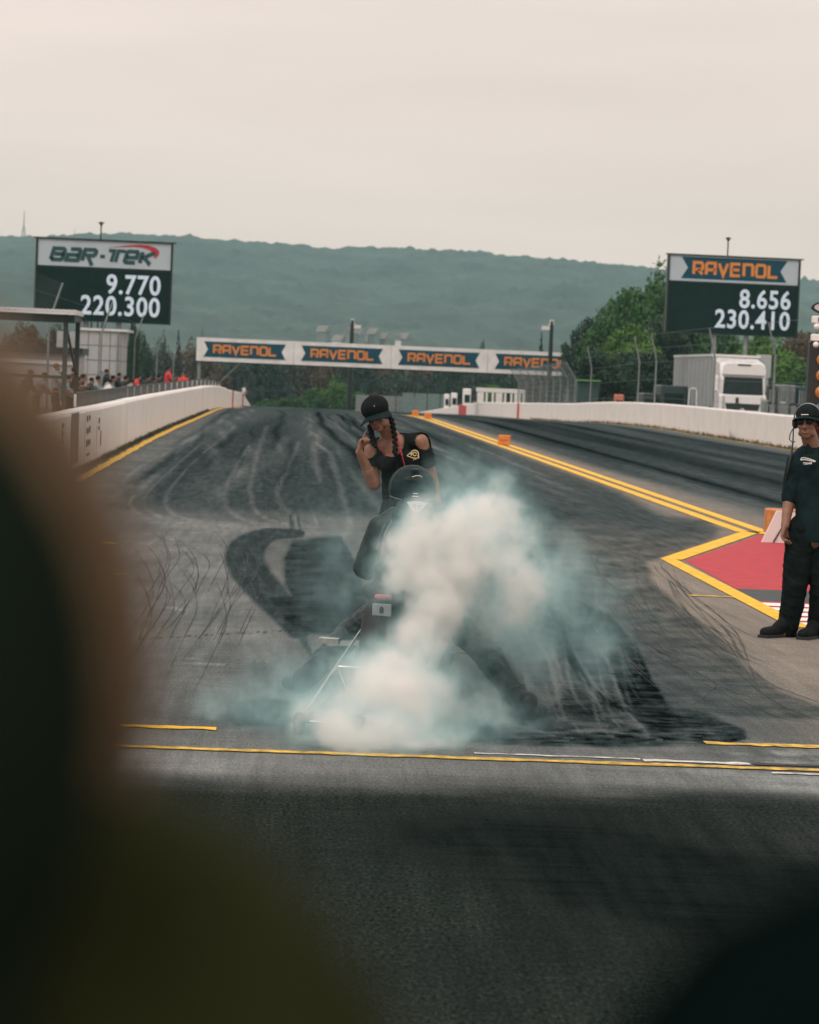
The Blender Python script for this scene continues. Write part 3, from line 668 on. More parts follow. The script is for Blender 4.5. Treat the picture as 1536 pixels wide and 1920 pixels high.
BL = board('black timing board reading 9.770 and 220.300 under a white banner', 194, 451, 603, 140, 254, 0, 'B')
BR = board('black timing board reading 8.656 and 230.410 under a teal and orange banner', 1375, 481, 628, 150, 251, 0, 'R')

def lamp_mast(u, vtop, d, name, label, cat, head='T', r=.05):
    p = at(u, vtop, d); T = thing(name, label, cat, (p.x, d, gz(d)-.05)); h = p.z-T.location.z
    mb = MB(); mb.tube([(0,0,0),(0,0,h)], [r*1.5, r], 8); mb.build('pole', M_['dark_metal'], T)
    mb = MB()
    if head == 'T':
        mb.lathe([(.02,h-.3),(.06,h-.2),(.15,h+.0),(.16,h+.05),(.03,h+.1)], 10); mb.bar((-.22,0,h), (.22,0,h), .05)
    else:
        mb.box((.45,0,h-.55), (.6,.35,.3)); mb.box((.1,0,h-.3), (.3,.1,.1)); mb.box((0,0,h-.1), (.3,.2,.4))
    mb.build('lamp_head' if head == 'T' else 'floodlight', M_['dark_metal'] if head == 'T' else M_['white_metal'], T); return T
lamp_mast(190, 418, 190, 'lamp_mast', 'thin mast with a small flared head rising behind the 9.770 board', 'mast')
lamp_mast(1366, 447, 190, 'lamp_mast', 'slim dark mast with a lamp head above the 8.656 board', 'mast')
lamp_mast(661, 600, 230, 'light_pole', 'dark light pole rising behind the middle of the sponsor gantry', 'light pole', 'F', .16)
lp = lamp_mast(1035, 602, 205, 'light_pole', 'dark light pole where the sponsor gantry meets the trees', 'light pole', 'F', .14)
for ch in lp.children:
    if ch.name.startswith('floodlight'): ch.scale.x = -1
# far radio towers on the hill
def tower(u, v0, v1, d, label, w):
    p, q = at(u, v1, d), at(u, v0, d); T = thing('radio_tower', label, 'radio tower', (p.x, d, p.z-6)); h = q.z-p.z+6; hm = h*.5
    mb = MB()
    for sx in (-1,1):
        for sy in (-1,1): mb.bar((sx*w, sy*w, 0), (sx*w*.35, sy*w*.35, hm), w*.22)
    for k in range(7):
        t = k/6; z = t*hm; ww = w*(1-.65*t); mb.box((0,0,z), (ww*2.2,ww*2.2,w*.2))
    mb.build('lattice', M_['dark_metal'], T); mb = MB(); mb.tube([(0,0,hm*.95),(0,0,h)], [w*.28,w*.12], 6); mb.build('mast', M_['dark_metal'], T)
tower(44, 395, 446, 2705, 'tall thin lattice radio tower on the hill ridge', 2.2); tower(140, 428, 442, 2710, 'short faint radio mast on the ridge above the 9.770 board', 1.0)

# ---------------------------------------------------------------- sponsor gantry
def gantry():
    d = 215.0; tl, tr = at(369, 632, d), at(1082, 664, d); bl = at(369, 676, d); g = gz(d)
    x0, x1 = tl.x, at(1078,664,d).x; z1, z0 = tl.z, bl.z; w = x1-x0; H = z1-z0
    T = thing('gantry_bridge', 'white gantry over the track with four teal and orange sponsor banners', 'gantry', (x0, d, g)); z0 -= g; z1 -= g
    n = 4; bw = w/ (3.9)
    for k in range(4):
        a = k*bw; e = min(a+bw, w); mb = MB(); mb.box(((a+e)/2, 0, (z0+z1)/2), (e-a-.03, .12, H)); P = mb.build('banner', mat('gantry_white', (.66,.64,.62), .7, var=.12, scale=1.2), T)
        cx = a+.49*bw+.05; mb = MB(); rw = bw*.84; ribbon(mb, cx, (z0+z1)/2+.02, rw, H*.66, .33, Tm(0,-.085,0)); mb.build('ribbon', M_['teal'], P)
        mb = MB(); word(mb, 'RAVENOL', cx-rw*.375, (z0+z1)/2-H*.15, rw*.082, H*.33, rw*.031, H*.085, Tm(0,-.11,0)); mb.build('lettering', M_['letter'], P)
    mb = MB()
    for y in (.35, 2.2):
        for z in (z0+.1, z1-.1): mb.bar((0,y,z), (w,y,z), .14)
        k = 0
        while k < w-1.2: mb.bar((k,y,z0+.1), (k+1.2,y,z1-.1), .07); mb.bar((k+1.2,y,z1-.1), (k+1.2,y,z0+.1), .06); k += 1.2
    mb.build('truss', M_['grey_metal'], T)
    mb = MB()
    for z in (0,): mb.box((w/2,1.3,z0-.05), (w,2.2,.08))
    mb.build('walkway', M_['dark_metal'], T)
    for px in (.25, w-.4):
        for y in (.35, 2.2): mb = MB(); mb.bar((px,y,-.4), (px,y,z0+.2), .22); mb.build('leg', M_['galv'], T)
    mb = MB(); mb.bar((.3,.3,0.1), (3.6,.3,z0), .08); mb.build('brace', M_['galv'], T)
gantry()
# dark second frame further down the strip
def frame2():
    d = 330.0; g = gz(d); p0, p1 = at(448, 703, d), at(822, 708, d); T = thing('track_frame', 'dark steel frame with hanging nets across the far end of the track', 'frame', (p0.x, d, g)); w = p1.x-p0.x
    h1 = p0.z-g; h2 = at(640,738,d).z-g
    for k in range(9):
        x = w*k/8; mb = MB(); mb.bar((x,0,-.3), (x,0,h1), .5 if k in (8,) else .22); mb.build('post', M_['dark_metal'], T)
    for z in (h1, h2): mb = MB(); mb.bar((0,0,z), (w,0,z), .18); mb.build('rail', M_['dark_metal'], T)
frame2()

# ---------------------------------------------------------------- catch fences
def fence(name, label, posts, H, lean, mesh_step, cat='fence', rows=(.4,.9,1.5,2.1,2.7,3.3), spans=99, vert=0, wr=.012):
    x0, y0 = posts[0]; T = thing(name, label, cat, (x0, y0, gz(y0))); o = T.location
    def P(k, z, t=0): x, y = posts[k]; return Vector((x+t*lean, y, gz(y)+z))-o
    for k in range(len(posts)):
        mb = MB(); mb.tube([P(k,-.2), P(k,H*.72), P(k,H,1)], [.042,.036,.03], 6); mb.build('post', M_['galv'], T)
    for k in range(len(posts)-1):
        mb = MB()
        for z in rows:
            if z > H: continue
            t = max(0, (z-H*.72)/(H*.28)); mb.bar(P(k,z,t), P(k+1,z,t), wr)
        a, b = Vector(posts[k]), Vector(posts[k+1]); L = (b-a).length
        if vert and k < spans:
            n = int(L/vert)
            for i in range(1, n):
                f = i/n; q0 = P(k,.05).lerp(P(k+1,.05), f); q1 = P(k,H*.72).lerp(P(k+1,H*.72), f); q2 = P(k,H,1).lerp(P(k+1,H,1), f)
                mb.bar(q0, q1, wr*.8); mb.bar(q1, q2, wr*.8)
        w = mb.build('wire_mesh', M_['galv'], T); w['kind'] = 'stuff'
postsL = [(-6.5, y) for k, y in enumerate((53, 75, 97, 119, 141, 163))]
fence('catch_fence', 'tall wire catch fence with canted post tops behind the spectators', postsL, 4.0, .35, 0, rows=[.6*i for i in range(1,7)], vert=.4, wr=.003, spans=1)
xr = RX+.45
def dR(u): return xr*FPX/(u-526)
postsR = [(xr, dR(u)) for u in (1560, 1457, 1343, 1232, 1200, 1110)]
fence('catch_fence', 'tall wire catch fence with bent posts in front of the parked truck', postsR, 4.1, -.28, 0, rows=(1.3,2.1,2.9,3.5,4.1), vert=0, wr=.009)
posts3 = [(xr, y) for y in (150,154,158,162,166,170,175,180,186)]
fence('catch_fence', 'dense overlapping panels of wire catch fence below the end of the gantry', posts3, 3.4, -.6, 0, rows=[.3*i for i in range(1,12)], vert=.28, wr=.011)

# ---------------------------------------------------------------- vehicles and gear behind the far wall
def truck():
    p = at(1391, 789, 139.5); T = thing('parked_truck', 'white semi truck with dark windscreen and grey box trailer', 'truck', (p.x, 139.5, gz(140)))
    wp = mat('truck_white', (.72,.70,.69), .35, var=.05, coat=.5); gp = mat('trailer_grey', (.23,.25,.26), .55, var=.12, stretch=(1,1,.3)); ggp = mat('trailer_front_grey', (.36,.38,.38), .55, var=.08)
    mb = MB()
    def hull(sec): # sections (y, half width, z0, z1)
        vs = []; n = len(sec)
        for y, a, z0, z1 in sec: vs += [(-a,y,z0),(a,y,z0),(a,y,z1-.12),(a-.12,y,z1),(-a+.12,y,z1),(-a,y,z1-.12)]
        fs = [(6*i+k, 6*i+(k+1) % 6, 6*i+6+(k+1) % 6, 6*i+6+k) for i in range(n-1) for k in range(6)]+[tuple(reversed(range(6))), tuple(range(6*n-6, 6*n))]
        return vs, fs
    v, f = hull([(0,1.18,.45,1.75),(.02,1.24,.4,1.78),(.45,1.25,.4,2.1),(2.2,1.25,.4,2.1)]); mb.add(v, f)
    v, f = hull([(.10,1.16,1.7,2.62),(.28,1.22,1.7,3.1),(.55,1.2,1.7,3.5),(2.2,1.2,1.7,3.72)]); mb.add(v, f); mb.build('cab', wp, T)
    mb = MB(); mb.prism([(-1.06,1.82),(1.06,1.82),(1.02,2.72),(-1.02,2.72)], .03, Tm(0,.06,0) @ Matrix.Rotation(-.09, 4, 'X') @ Tm(0,-.2,0)); mb.build('windscreen', M_['glassdark'], T)
    mb = MB(); mb.prism([(-1.14,2.86),(1.14,2.86),(1.08,3.3),(.9,3.44),(-.9,3.44),(-1.08,3.3)], .25, Tm(0,.0,0)); mb.build('sun_visor', wp, T)
    mb = MB(); mb.box((0,-.01,3.38), (.7,.05,.07)); mb.build('roof_light_bar', M_['dark_metal'], T)
    mb = MB(); mb.prism([(-.92,1.34),(.92,1.34),(.84,1.0),(-.84,1.0)], .04, Tm(0,-.035,0)); mb.box((-.3,-.02,1.48), (.16,.04,.34)); mb.build('grille', M_['black'], T)
    mb = MB(); mb.lathe([(.13,0),(.13,.02)], 16, Tm(0,-.04,.98) @ Matrix.Rotation(math.pi/2, 4, 'X')); mb.build('badge', M_['chrome'], T)
    for sx in (-1,1):
        mb = MB(); mb.box((sx*.98,-.02,.62), (.34,.06,.2), bev=.04); mb.build('headlight', mat('headlight_glass', (.5,.52,.52), .15), T)
        mb = MB(); mb.box((sx*1.42,.05,2.35), (.2,.14,.85), bev=.05); mb.bar((sx*1.2,.1,2.7), (sx*1.42,.05,2.7), .05); mb.build('mirror', M_['black'] if sx > 0 else wp, T)
        mb = MB(); mb.box((sx*1.02,.03,1.3), (.14,.1,.8)); mb.build('corner_panel', ggp, T)
    mb = MB(); mb.box((0,-.03,.42), (2.4,.1,.28), bev=.05); mb.build('bumper', wp, T)
    mb = MB(); mb.box((0,1.75,.85), (2.3,.6,.7)); mb.build('chassis', M_['dark_metal'], T)
    mb = MB(); mb.box((0,9.6,2.45), (2.55,14,2.7)); tr = mb.build('trailer_box', gp, T)
    mb = MB(); mb.box((0,2.58,2.5), (2.5,.04,2.75)); mb.build('front_wall', ggp, tr)
    mb = MB(); mb.box((0,9.6,3.86), (2.62,14.1,.12)); mb.build('roof_rail', wp, tr)
    for k in range(10):
        mb = MB(); mb.box((-1.295,3.3+1.4*k,2.4), (.05,.1,2.5)); mb.build('side_rib', ggp, tr)
    mb = MB(); mb.box((1.62,3.2,3.0), (.75,.1,2.0)); mb.build('tarpaulin', ggp, T)
    for y in (.9, 3.2, 13.2, 14.5):
        for sx in (-1,1):
            mb = MB(); mb.lathe([(.2,-.15),(.5,-.15),(.52,0),(.5,.15),(.2,.15)], 18, Tm(sx*1.1, y, .52) @ Matrix.Rotation(math.pi/2, 4, 'Y')); w_ = mb.build('wheel', M_['rubber'], T)
truck()
def boxy(name, label, cat, u0, u1, v0, v1, d, depth, mt, parts=()):
    a, b = at(u0, v1, d), at(u1, v0, d); g = gz(d); T = thing(name, label, cat, ((a.x+b.x)/2, d, g)); w = b.x-a.x; h = b.z-g
    mb = MB(); mb.box((0,depth/2,h/2+.05), (w,depth,h-.1), bev=.06); mb.build('body', mt, T)
    for f in parts: f(T, w, h)
    return T
def p_lines(T, w, h):
    mb = MB()
    for k in (-.3, 0, .3): mb.box((k*w,-.03,h/2), (.06,.05,h*.8))
    mb.build('rib', M_['galv'], T)
def p_roof(T, w, h): mb = MB(); mb.box((0,.4,h+.06), (w*1.1,1.4,.09)); mb.build('canopy', mat('canopy_green', (.10,.30,.07), .6), T)
def p_win(T, w, h): mb = MB(); mb.box((0,-.03,h*.68), (w*.7,.04,h*.25)); mb.build('window', M_['glassdark'], T)
def p_wheels(T, w, h):
    for sx in (-1,1): mb = MB(); mb.lathe([(.1,-.1),(.28,-.1),(.28,.1),(.1,.1)], 14, Tm(sx*w*.36,-.02,.3) @ Matrix.Rotation(math.pi/2, 4, 'X')); mb.build('wheel', M_['rubber'], T)
boxy('utility_cart', 'dark green utility cart with a light green canopy beside the fence posts', 'cart', 1083, 1124, 716, 741, 175, 2, mat('cart_green', (.02,.05,.045), .5), (p_roof, p_wheels))
boxy('parked_van', 'low dark van parked between the fence posts and the truck trailer', 'van', 1238, 1290, 724, 752, 150, 3, mat('van_dark', (.03,.05,.05), .4), (p_win, p_wheels))
boxy('parked_car', 'small dark car with a dim windscreen behind the canted fence post', 'car', 1206, 1232, 738, 752, 150, 3, mat('car_dark', (.02,.035,.035), .4), (p_win, p_wheels))
boxy('cone_crate', 'small orange and white crate beyond the wall near the green cart', 'crate', 1153, 1171, 740, 749, 150, .5, mat('crate_orange', (.5,.16,.10), .7), (p_win,))
boxy('fuel_bin', 'tall black bin standing just past the white truck', 'bin', 1440, 1456, 722, 760, 118, .6, M_['black'], (p_lines,))
boxy('wire_cage', 'grey translucent wire cage of gear next to the black bin', 'cage', 1458, 1494, 722, 762, 118, 1.2, mat('cage_grey', (.13,.15,.15), .6, var=.5, scale=3), (p_lines,))
boxy('metal_locker', 'dark teal metal locker between the wire cage and the light tower', 'locker', 1495, 1514, 724, 764, 118, .8, mat('locker_teal', (.02,.05,.05), .5), (p_lines,))
for k, (u, v) in enumerate(((1436,757),(1448,759),(1470,761),(1488,762),(1502,765))):
    boxy('gear_box', ['small grey tool box on the wall beside the truck bumper','dark tool case on the wall before the black bin','small grey tool case on the wall before the wire cage','dark tool case on the wall before the cage corner','dark tool case on the wall before the teal locker'][k], 'tool box', u-6, u+6, v-8, v+6, 100, .4, [M_['grey_metal'], M_['black']][k % 2 if k < 3 else 1], (p_lines,))
# white hoop
p = at(1299, 750, 128); T = thing('hoop_rail', 'white metal hoop standing at the tail of the trailer', 'rail', (p.x, 128, gz(128)))
mb = MB(); h = at(1299,728,128).z-gz(128); mb.tube([(-.22,0,0),(-.18,0,h-.1),(-.1,0,h),(.1,0,h),(.18,0,h-.1),(.22,0,0)], .03, 6); mb.build('hoop', M_['white_metal'], T)
# white end structures on the right, seen over the crest
for k, (u0, u1, v0) in enumerate(((833,843,739),(846,858,737),(868,884,729))):
    boxy('marshal_post', ['narrow white marshal post farthest out along the low wall','white marshal post next to the narrow one','tall white marshal post with black light boxes'][k], 'marshal post', u0, u1, v0, 770, 262, 1.2, M_['white'], (p_win,))
a = at(888, 735, 240); T = thing('timing_rack', 'black double light box between the white marshal post and white tent', 'light box', (a.x+.3, 240, gz(240)))
for v in (730, 746):
    z = at(892, v, 240).z-gz(240); mb = MB(); mb.box((0,0,z), (.65,.5,.45), bev=.1); mb.build('light_box', M_['black'], T)
mb = MB(); mb.bar((0,.1,-.2), (0,.1,at(892,728,240).z-gz(240)), .12); mb.build('pole', M_['galv'], T)
a, b = at(898, 764, 225), at(985, 731, 225); T = thing('white_tent', 'long low white tent beyond the red wall block', 'tent', ((a.x+b.x)/2, 225, gz(225))); w = b.x-a.x; h = b.z-gz(225)
mb = MB(); mb.box((0,2,h-.16), (w,4,.32)); mb.build('roof', M_['white'], T)
for k in range(8): mb = MB(); mb.box((-w/2+.1+(w-.2)*k/7,0,h/2-.2), (.18 if k % 3 else .55,.1,h-.3)); mb.build('panel', M_['white'], T)

# ---------------------------------------------------------------- near left: shelter, cabin, rail, chairs
def shelter():
    d = 70.0; a, b = at(-60, 574, d), at(144, 583, d); g = gz(d); T = thing('shelter', 'flat roofed metal shelter above the spectators', 'shelter', (b.x, d, 0)); zt = b.z
    mb = MB(); mb.box((-3.2,1.2,zt-.06), (6.4,2.6,.09)); mb.build('roof', M_['white_metal'], T)
    rib = MB()
    for k in range(46): rib.box((-.07-.14*k,1.2,zt+.0), (.07,2.64,.05))
    r = rib.build('roof_rib', M_['white_metal'], T); r['kind'] = 'stuff'
    mb = MB(); mb.box((-3.2,.1,zt-.22), (6.3,.1,.2)); mb.box((-.1,1.2,zt-.2), (.1,2.4,.16)); mb.build('fascia', M_['dark_metal'], T)
    for x, y in ((-.28,.15),(-.10,1.9),(-3.6,.15),(-5.9,.15)):
        mb = MB(); mb.bar((x,y,0), (x,y,zt-.1), .12); mb.build('post', mat('post_dark', (.015,.03,.03), .5), T)
    mb = MB(); mb.bar((-3.6,.15,zt-1.75), (-.28,.15,zt-1.75), .08); mb.build('rail', M_['dark_metal'], T)
    mb = MB(); mb.bar((-.28,.15,zt-.35), (-.10,1.9,zt-1.7), .06); mb.build('brace', M_['dark_metal'], T)
shelter()
def cabin():
    d = 116.0; s = FPX/d; a, b = at(146, 618, d), at(228, 620, d); w = b.x-a.x; h = (a.z+b.z)/2
    T = thing('site_cabin', 'pale grey panelled cabin behind the spectators under the 9.770 board', 'cabin', (a.x, d, gz(d))); m = mat('cabin_grey', (.36,.36,.35), .6, var=.07)
    mb = MB(); mb.box((w/2,2,h/2), (w,3.9,h)); mb.build('wall', mat('cabin_joint', (.12,.13,.13), .7), T)
    for i in range(4):
        for j in range(5):
            mb = MB(); mb.box(((i+.5)*w/4,.02,(j+.5)*h/5), (w/4-.03,.05,h/5-.03)); mb.build('panel', m, T)
    for j in range(5): mb = MB(); mb.box((w+.02,2,(j+.5)*h/5), (.05,3.9,h/5-.03)); mb.build('panel', m, T)
    mb = MB(); mb.box((w/2+.1,2,h+.05), (w+.4,4.2,.1)); mb.build('roof', M_['white_metal'], T)
    mb = MB(); mb.box((w*.62,-.03,h*.36), (.5,.05,.6)); mb.build('vent', M_['grey_metal'], T)
    mb = MB(); mb.tube([(w*.93,-.05,0),(w*.93,-.05,h)], .04, 6); mb.build('downpipe', M_['grey_metal'], T)
    p = at(134, 619, 121); T2 = thing('annex_cabin', 'lower grey annex beside the panelled cabin', 'cabin', (p.x, 121, gz(121))); hh = p.z
    mb = MB(); mb.box((0,1.5,hh/2), (1.3,3,hh)); mb.build('wall', m, T2); mb = MB(); mb.box((0,-.03,hh*.3), (1.25,.04,.1)); mb.build('trim', M_['dark_metal'], T2)
    p = at(96, 700, 100); T3 = thing('low_building', 'low pale building with dark eaves seen past the shelter posts', 'building', (p.x, 100, 0)); zz = at(96, 662, 100).z
    mb = MB(); mb.box((-.6,1.5,zz/2), (3.2,3,zz)); mb.build('wall', m, T3); mb = MB(); mb.box((-.6,1.4,zz+.1), (3.5,3.4,.25)); mb.build('roof', M_['dark_metal'], T3); mb = MB(); mb.box((-.6,-.05,zz-.35), (3.1,.05,.14)); mb.build('trim', M_['white_metal'], T3)
cabin()
# dark banner rail with pale edges along the wall top
n = 26
for k in range(n):
    y = 50*(1.042**k); x = lwx(y)-.42
    T = thing('rail_board', 'black rail board with a pale end edge, one of the long row along the wall top', 'rail board', (x, y, gz(y)), group='black rail boards along the wall top')
    T['label'] = 'black rail board with a pale edge in the row above the wall'
    L = y*.042*.97; mb = MB(); mb.box((0,L/2,1.10), (.05,L,.34)); mb.build('board', M_['black'], T)
    mb = MB(); mb.box((0,-.03,1.12), (.045,.06,.24)); mb.build('edge', M_['white_metal'], T)
    mb = MB(); mb.bar((-.03,L/2,0), (-.03,L/2,1.2), .05); mb.build('post', M_['dark_metal'], T)

# ---------------------------------------------------------------- lane blocks and reflector board
def block(u, v, d, w, h, label, x=None):
    T = thing('foam_block', label, 'foam block', (x if x is not None else LX1, d, gz(d)+.004), rz=random.uniform(-.2,.2)); mb = MB(); mb.box((0,0,h/2), (w,w*.8,h), bev=.015); mb.build('block', M_['orange'], T)
    mb = MB(); mb.box((0,-w*.4-.004,h*.5), (w*.6,.006,h*.12)); mb.build('stripe', mat('block_stripe', (.45,.12,.03), .7), T)
block(0,0,74,.33,.28,'orange foam block on the yellow centre line, the nearest of the three in the lane')
block(0,0,113,.30,.26,'orange foam block at the crest, the closer of the far pair', LX1+.02)
block(0,0,123,.30,.26,'orange foam block at the crest, the farther of the far pair')
d = 34.6; p0 = at(1437, 1004, d); p1 = at(1472, 955, d); w = .42
T = thing('box_block', 'tall orange box on the centre line behind the white board', 'box', (p0.x+w/2, d, 0)); mb = MB(); mb.box((0,.1,p1.z/2), (w,.3,p1.z), bev=.02); mb.build('block', mat('box_tan', (.50,.20,.07), .7), T)
mb = MB(); mb.box((0,-.056,p1.z*.5), (w*.82,.012,p1.z*.85)); mb.build('front', mat('box_tan_front', (.42,.17,.06), .7), T)
d = 32.5; T = thing('reflector_board', 'white leaning board with a dark seam beside the official', 'board', (at(1460,1020,d).x, d, 0))
q = [at(u, v, d)-T.location for u, v in ((1428,1018),(1492,1037),(1520,965),(1458,957))]; q = [(v.x, v.z) for v in q]
mb = MB(); mb.prism(q, .05); mb.build('panel', M_['white'], T)
mb = MB(); qq = [at(u, v, d)-T.location for u, v in ((1449,1016),(1451,1017),(1481,968),(1479,967))]; mb.prism([(v.x, v.z) for v in qq], .01, Tm(0,-.012,0)); mb.build('seam', M_['dark_metal'], T)
mb = MB(); qq = [at(u, v, d)-T.location for u, v in ((1428,1018),(1428,1022),(1492,1041),(1492,1037))]; mb.prism([(v.x, v.z) for v in qq], .08, Tm(0,-.01,0)); mb.build('edge', M_['dark_metal'], T)
mb = MB(); mb.bar((.1,.35,0), (.15,.06,.5), .03); mb.bar((.4,.35,0), (.35,.06,.5), .03); mb.build('stand', M_['dark_metal'], T)

# ---------------------------------------------------------------- starting light tree
def light_tree():
    d = 31.4; s = FPX/d; X = 6.51; H = lambda v: at(1545, v, d).z
    T = thing('starting_light_tree', 'starting light tree with amber lamps and an oval top sign', 'light tree', (X, d, 0))
    mb = MB(); mb.box((0,0,(H(655)+.25)/2+.1), (.54,.16,H(655)-.25), bev=.02); body = mb.build('light_panel', M_['black'], T)
    mb = MB(); mb.tube([(0,.02,0),(0,.02,H(580))], .04, 10); mb.build('pole', M_['dark_metal'], T)
    mb = MB(); mb.box((0,0,.06), (.6,.5,.12), bev=.02); mb.build('base', M_['dark_metal'], T)
    def oval(a, b, y, dep, name, mt, par): mb = MB(); mb.prism([(a*math.cos(t), H(577)+b*math.sin(t)) for t in np.linspace(0, 2*math.pi, 33)[:-1]], dep, Tm(0,y,0)); return mb.build(name, mt, par)
    ov = oval(.27,.09,-.07,.06,'oval_sign', M_['black'], T); oval(.24,.066,-.08,.01,'sign_face', mat('sign_lilac', (.50,.44,.50), .5), ov)
    text_mesh('ATA', .075, .002, .003, 'lettering', M_['dark_metal'], ov, Tm(0,-.085,H(577)-.026), align='CENTER')
    for v, t in ((600,'PRE-STAGE'),(634,'STAGE')):
        mb = MB(); mb.box((0,-.02,H(v)), (.50,.10,.088), bev=.012); pl = mb.build('sign_plate', M_['white'], T)
        text_mesh(t, .068, .001, .002, 'lettering', M_['black'], pl, Tm(0,-.074,H(v)-.024), align='CENTER', sx=1.15)
        for x in (-.20,-.12,.12,.20) : 
            mb = MB(); mb.lathe([(.01,0),(.034,0),(.036,.03),(.02,.05),(.005,.055)], 14, Tm(x,-.05,H(v+13)) @ Matrix.Rotation(math.pi/2, 4, 'X')); mb.build('stage_bulb', M_['white'], pl)
    amb = mat('amber_lens', (.50,.16,.02), .3, var=.2); grn = mat('green_lens', (.008,.035,.018), .3); rd = mat('red_lens', (.05,.006,.006), .3)
    for v, m in ((675,amb),(705,amb),(736,amb),(768,grn),(800,rd)):
        for sx in (-1,1):
            mb = MB(); mb.lathe([(.076,0),(.074,.02),(.06,.032),(.035,.045),(.008,.05)], 18, Tm(sx*.11,-.08,H(v)) @ Matrix.Rotation(math.pi/2, 4, 'X')); mb.build('lamp', m, body)
light_tree()

# ---------------------------------------------------------------- trees
def leafcloud(n, rad, seed, clumps, size, squash=.8, base=0.0, cone=False):
    r = np.random.default_rng(seed); cs = []
    for k in range(clumps):
        if cone:
            t = r.uniform(0, 1)**.8; a = r.uniform(0, 6.28); R = rad*(1-t)*r.uniform(.5,1); cs.append((R*math.cos(a), R*math.sin(a), base+t*squash, rad*.20*(1.15-t)))
        else:
            v = r.normal(size=3); v /= np.linalg.norm(v); q = r.uniform(.35,1)**.6; cs.append((v[0]*rad*q, v[1]*rad*q, base+rad*squash*(1+v[2]*q), rad*r.uniform(.2,.38)))
    C = np.array(cs); idx = r.integers(0, clumps, n); v = r.normal(size=(n,3)); v /= np.linalg.norm(v, axis=1)[:,None]
    p = C[idx,:3]+v*(C[idx,3:4]*r.uniform(.5,1.05,(n,1))); nn = v+r.normal(size=(n,3))*.6; nn /= np.linalg.norm(nn, axis=1)[:,None]
    a = np.cross(nn, r.normal(size=(n,3))); a /= np.linalg.norm(a, axis=1)[:,None]; b = np.cross(nn, a); s = size*r.uniform(.6,1.4,(n,1)); a *= s; b *= s*.7
    V = np.stack([p-a, p-b*.8, p+a, p+b*.8], 1).reshape(-1,3); F = np.arange(4*n).reshape(-1,4)
    return V, F
def leaf_mat(name, col):
    m = mat(name, col, .75, var=.5, scale=.5, detail=6); return m
GREENS = [leaf_mat('leaf_green', (.024,.085,.013)), leaf_mat('leaf_dark', (.012,.040,.018)), leaf_mat('leaf_bright', (.060,.145,.016)), leaf_mat('leaf_brown', (.085,.055,.026)), leaf_mat('leaf_grey', (.035,.055,.035)), leaf_mat('conifer_dark', (.010,.028,.018))]
def crown_mesh(seed, cone=False, n=8500):
    V, F = leafcloud(n, 1.0, seed, 60 if not cone else 90, .055 if not cone else .05, .8 if not cone else 3.2, 0 if not cone else .3, cone)
    me = bpy.data.meshes.new('crown'); me.vertices.add(len(V)); me.vertices.foreach_set('co', V.ravel()); me.loops.add(F.size); me.loops.foreach_set('vertex_index', F.ravel()); me.polygons.add(len(F)); me.polygons.foreach_set('loop_start', np.arange(0, F.size, 4)); me.update(calc_edges=True)
    me.materials.append(GREENS[0]); return me
CR = [crown_mesh(s) for s in (1,2,3,4)]; CO = [crown_mesh(s, True, 4200) for s in (11,12)]
def trunk_mesh(seed, hgt=1.0):
    r = random.Random(seed); mb = MB(); mb.tube([(0,0,-.1),(.02,0,.4),(r.uniform(-.05,.05),.02,.9),(r.uniform(-.1,.1),0,1.5)], [.09,.07,.05,.02], 7)
    for k in range(5):
        a = r.uniform(0, 6.28); z = r.uniform(.45,.9); mb.tube([(0,0,z),(.3*math.cos(a),.3*math.sin(a),z+.35),(.6*math.cos(a),.6*math.sin(a),z+.55)], [.04,.025,.01], 5)
    me = bpy.data.meshes.new('trunk'); me.from_pydata(mb.v, [], mb.f); me.materials.append(M_['bark']); return me
TR = [trunk_mesh(s) for s in (1,2,3)]
def tree(u, vtop, d, wpx, kind, label, group=None, name='tree', k=[0], lift=.25):
    k[0] += 1; q = at(u, vtop, d); g = gz(d)-.05; H = q.z-g; R = wpx/2*d/FPX
    T = thing(name, label, 'tree' if name != 'bush' else 'bush', (q.x, d, g), rz=random.uniform(0, 6.28), group=group)
    if kind == 5:
        me = CO[k[0] % 2]; c = link('crown', me, T); sc = H/3.55; c.scale = (R, R, sc)
    else:
        me = CR[k[0] % 4]; c = link('crown', me, T); ch = H*(1-lift); c.scale = (R, R, ch/1.75); c.location = (0,0,H*lift)
    c.material_slots[0].link = 'OBJECT'; c.material_slots[0].material = GREENS[kind]; c['kind'] = 'stuff'
    t = link('trunk', TR[k[0] % 3], T); t.scale = (R*.8, R*.8, H*.55)
# big green trees on the right
for u, v, d, w, kd, lb in ((1102,597,205,85,1,'dark rounded tree where the tree mass tapers down by the gantry'),(1145,575,200,105,0,'green tree stepping up towards the 8.656 board'),(1190,540,212,120,0,'tall green tree with ragged top left of the 8.656 board'),(1228,503,220,150,0,'tallest green tree, its top peeping past the board edge'),(1180,610,190,120,2,'bright leafy tree low in front of the tall ones'),(1245,590,192,120,1,'dark tree directly behind the bent fence posts'),
    (1300,560,215,130,0,'green tree hidden mostly behind the 8.656 board'),(1370,600,210,130,0,'green tree showing under the 8.656 board'),(1430,615,200,110,2,'bright green tree past the truck roof'),(1470,655,190,100,2,'bright low shrubby tree behind the black bin'),(1500,622,260,90,3,'brownish bare tree behind the wire cage'),(1545,635,255,90,1,'dark tree behind the starting lights'),(1515,690,180,90,0,'low green tree behind the teal locker'),(1132,650,186,110,1,'dark low tree behind the green cart'),(1210,660,184,110,1,'dark low tree behind the parked car')):
    tree(u, v, d, w, kd, lb)
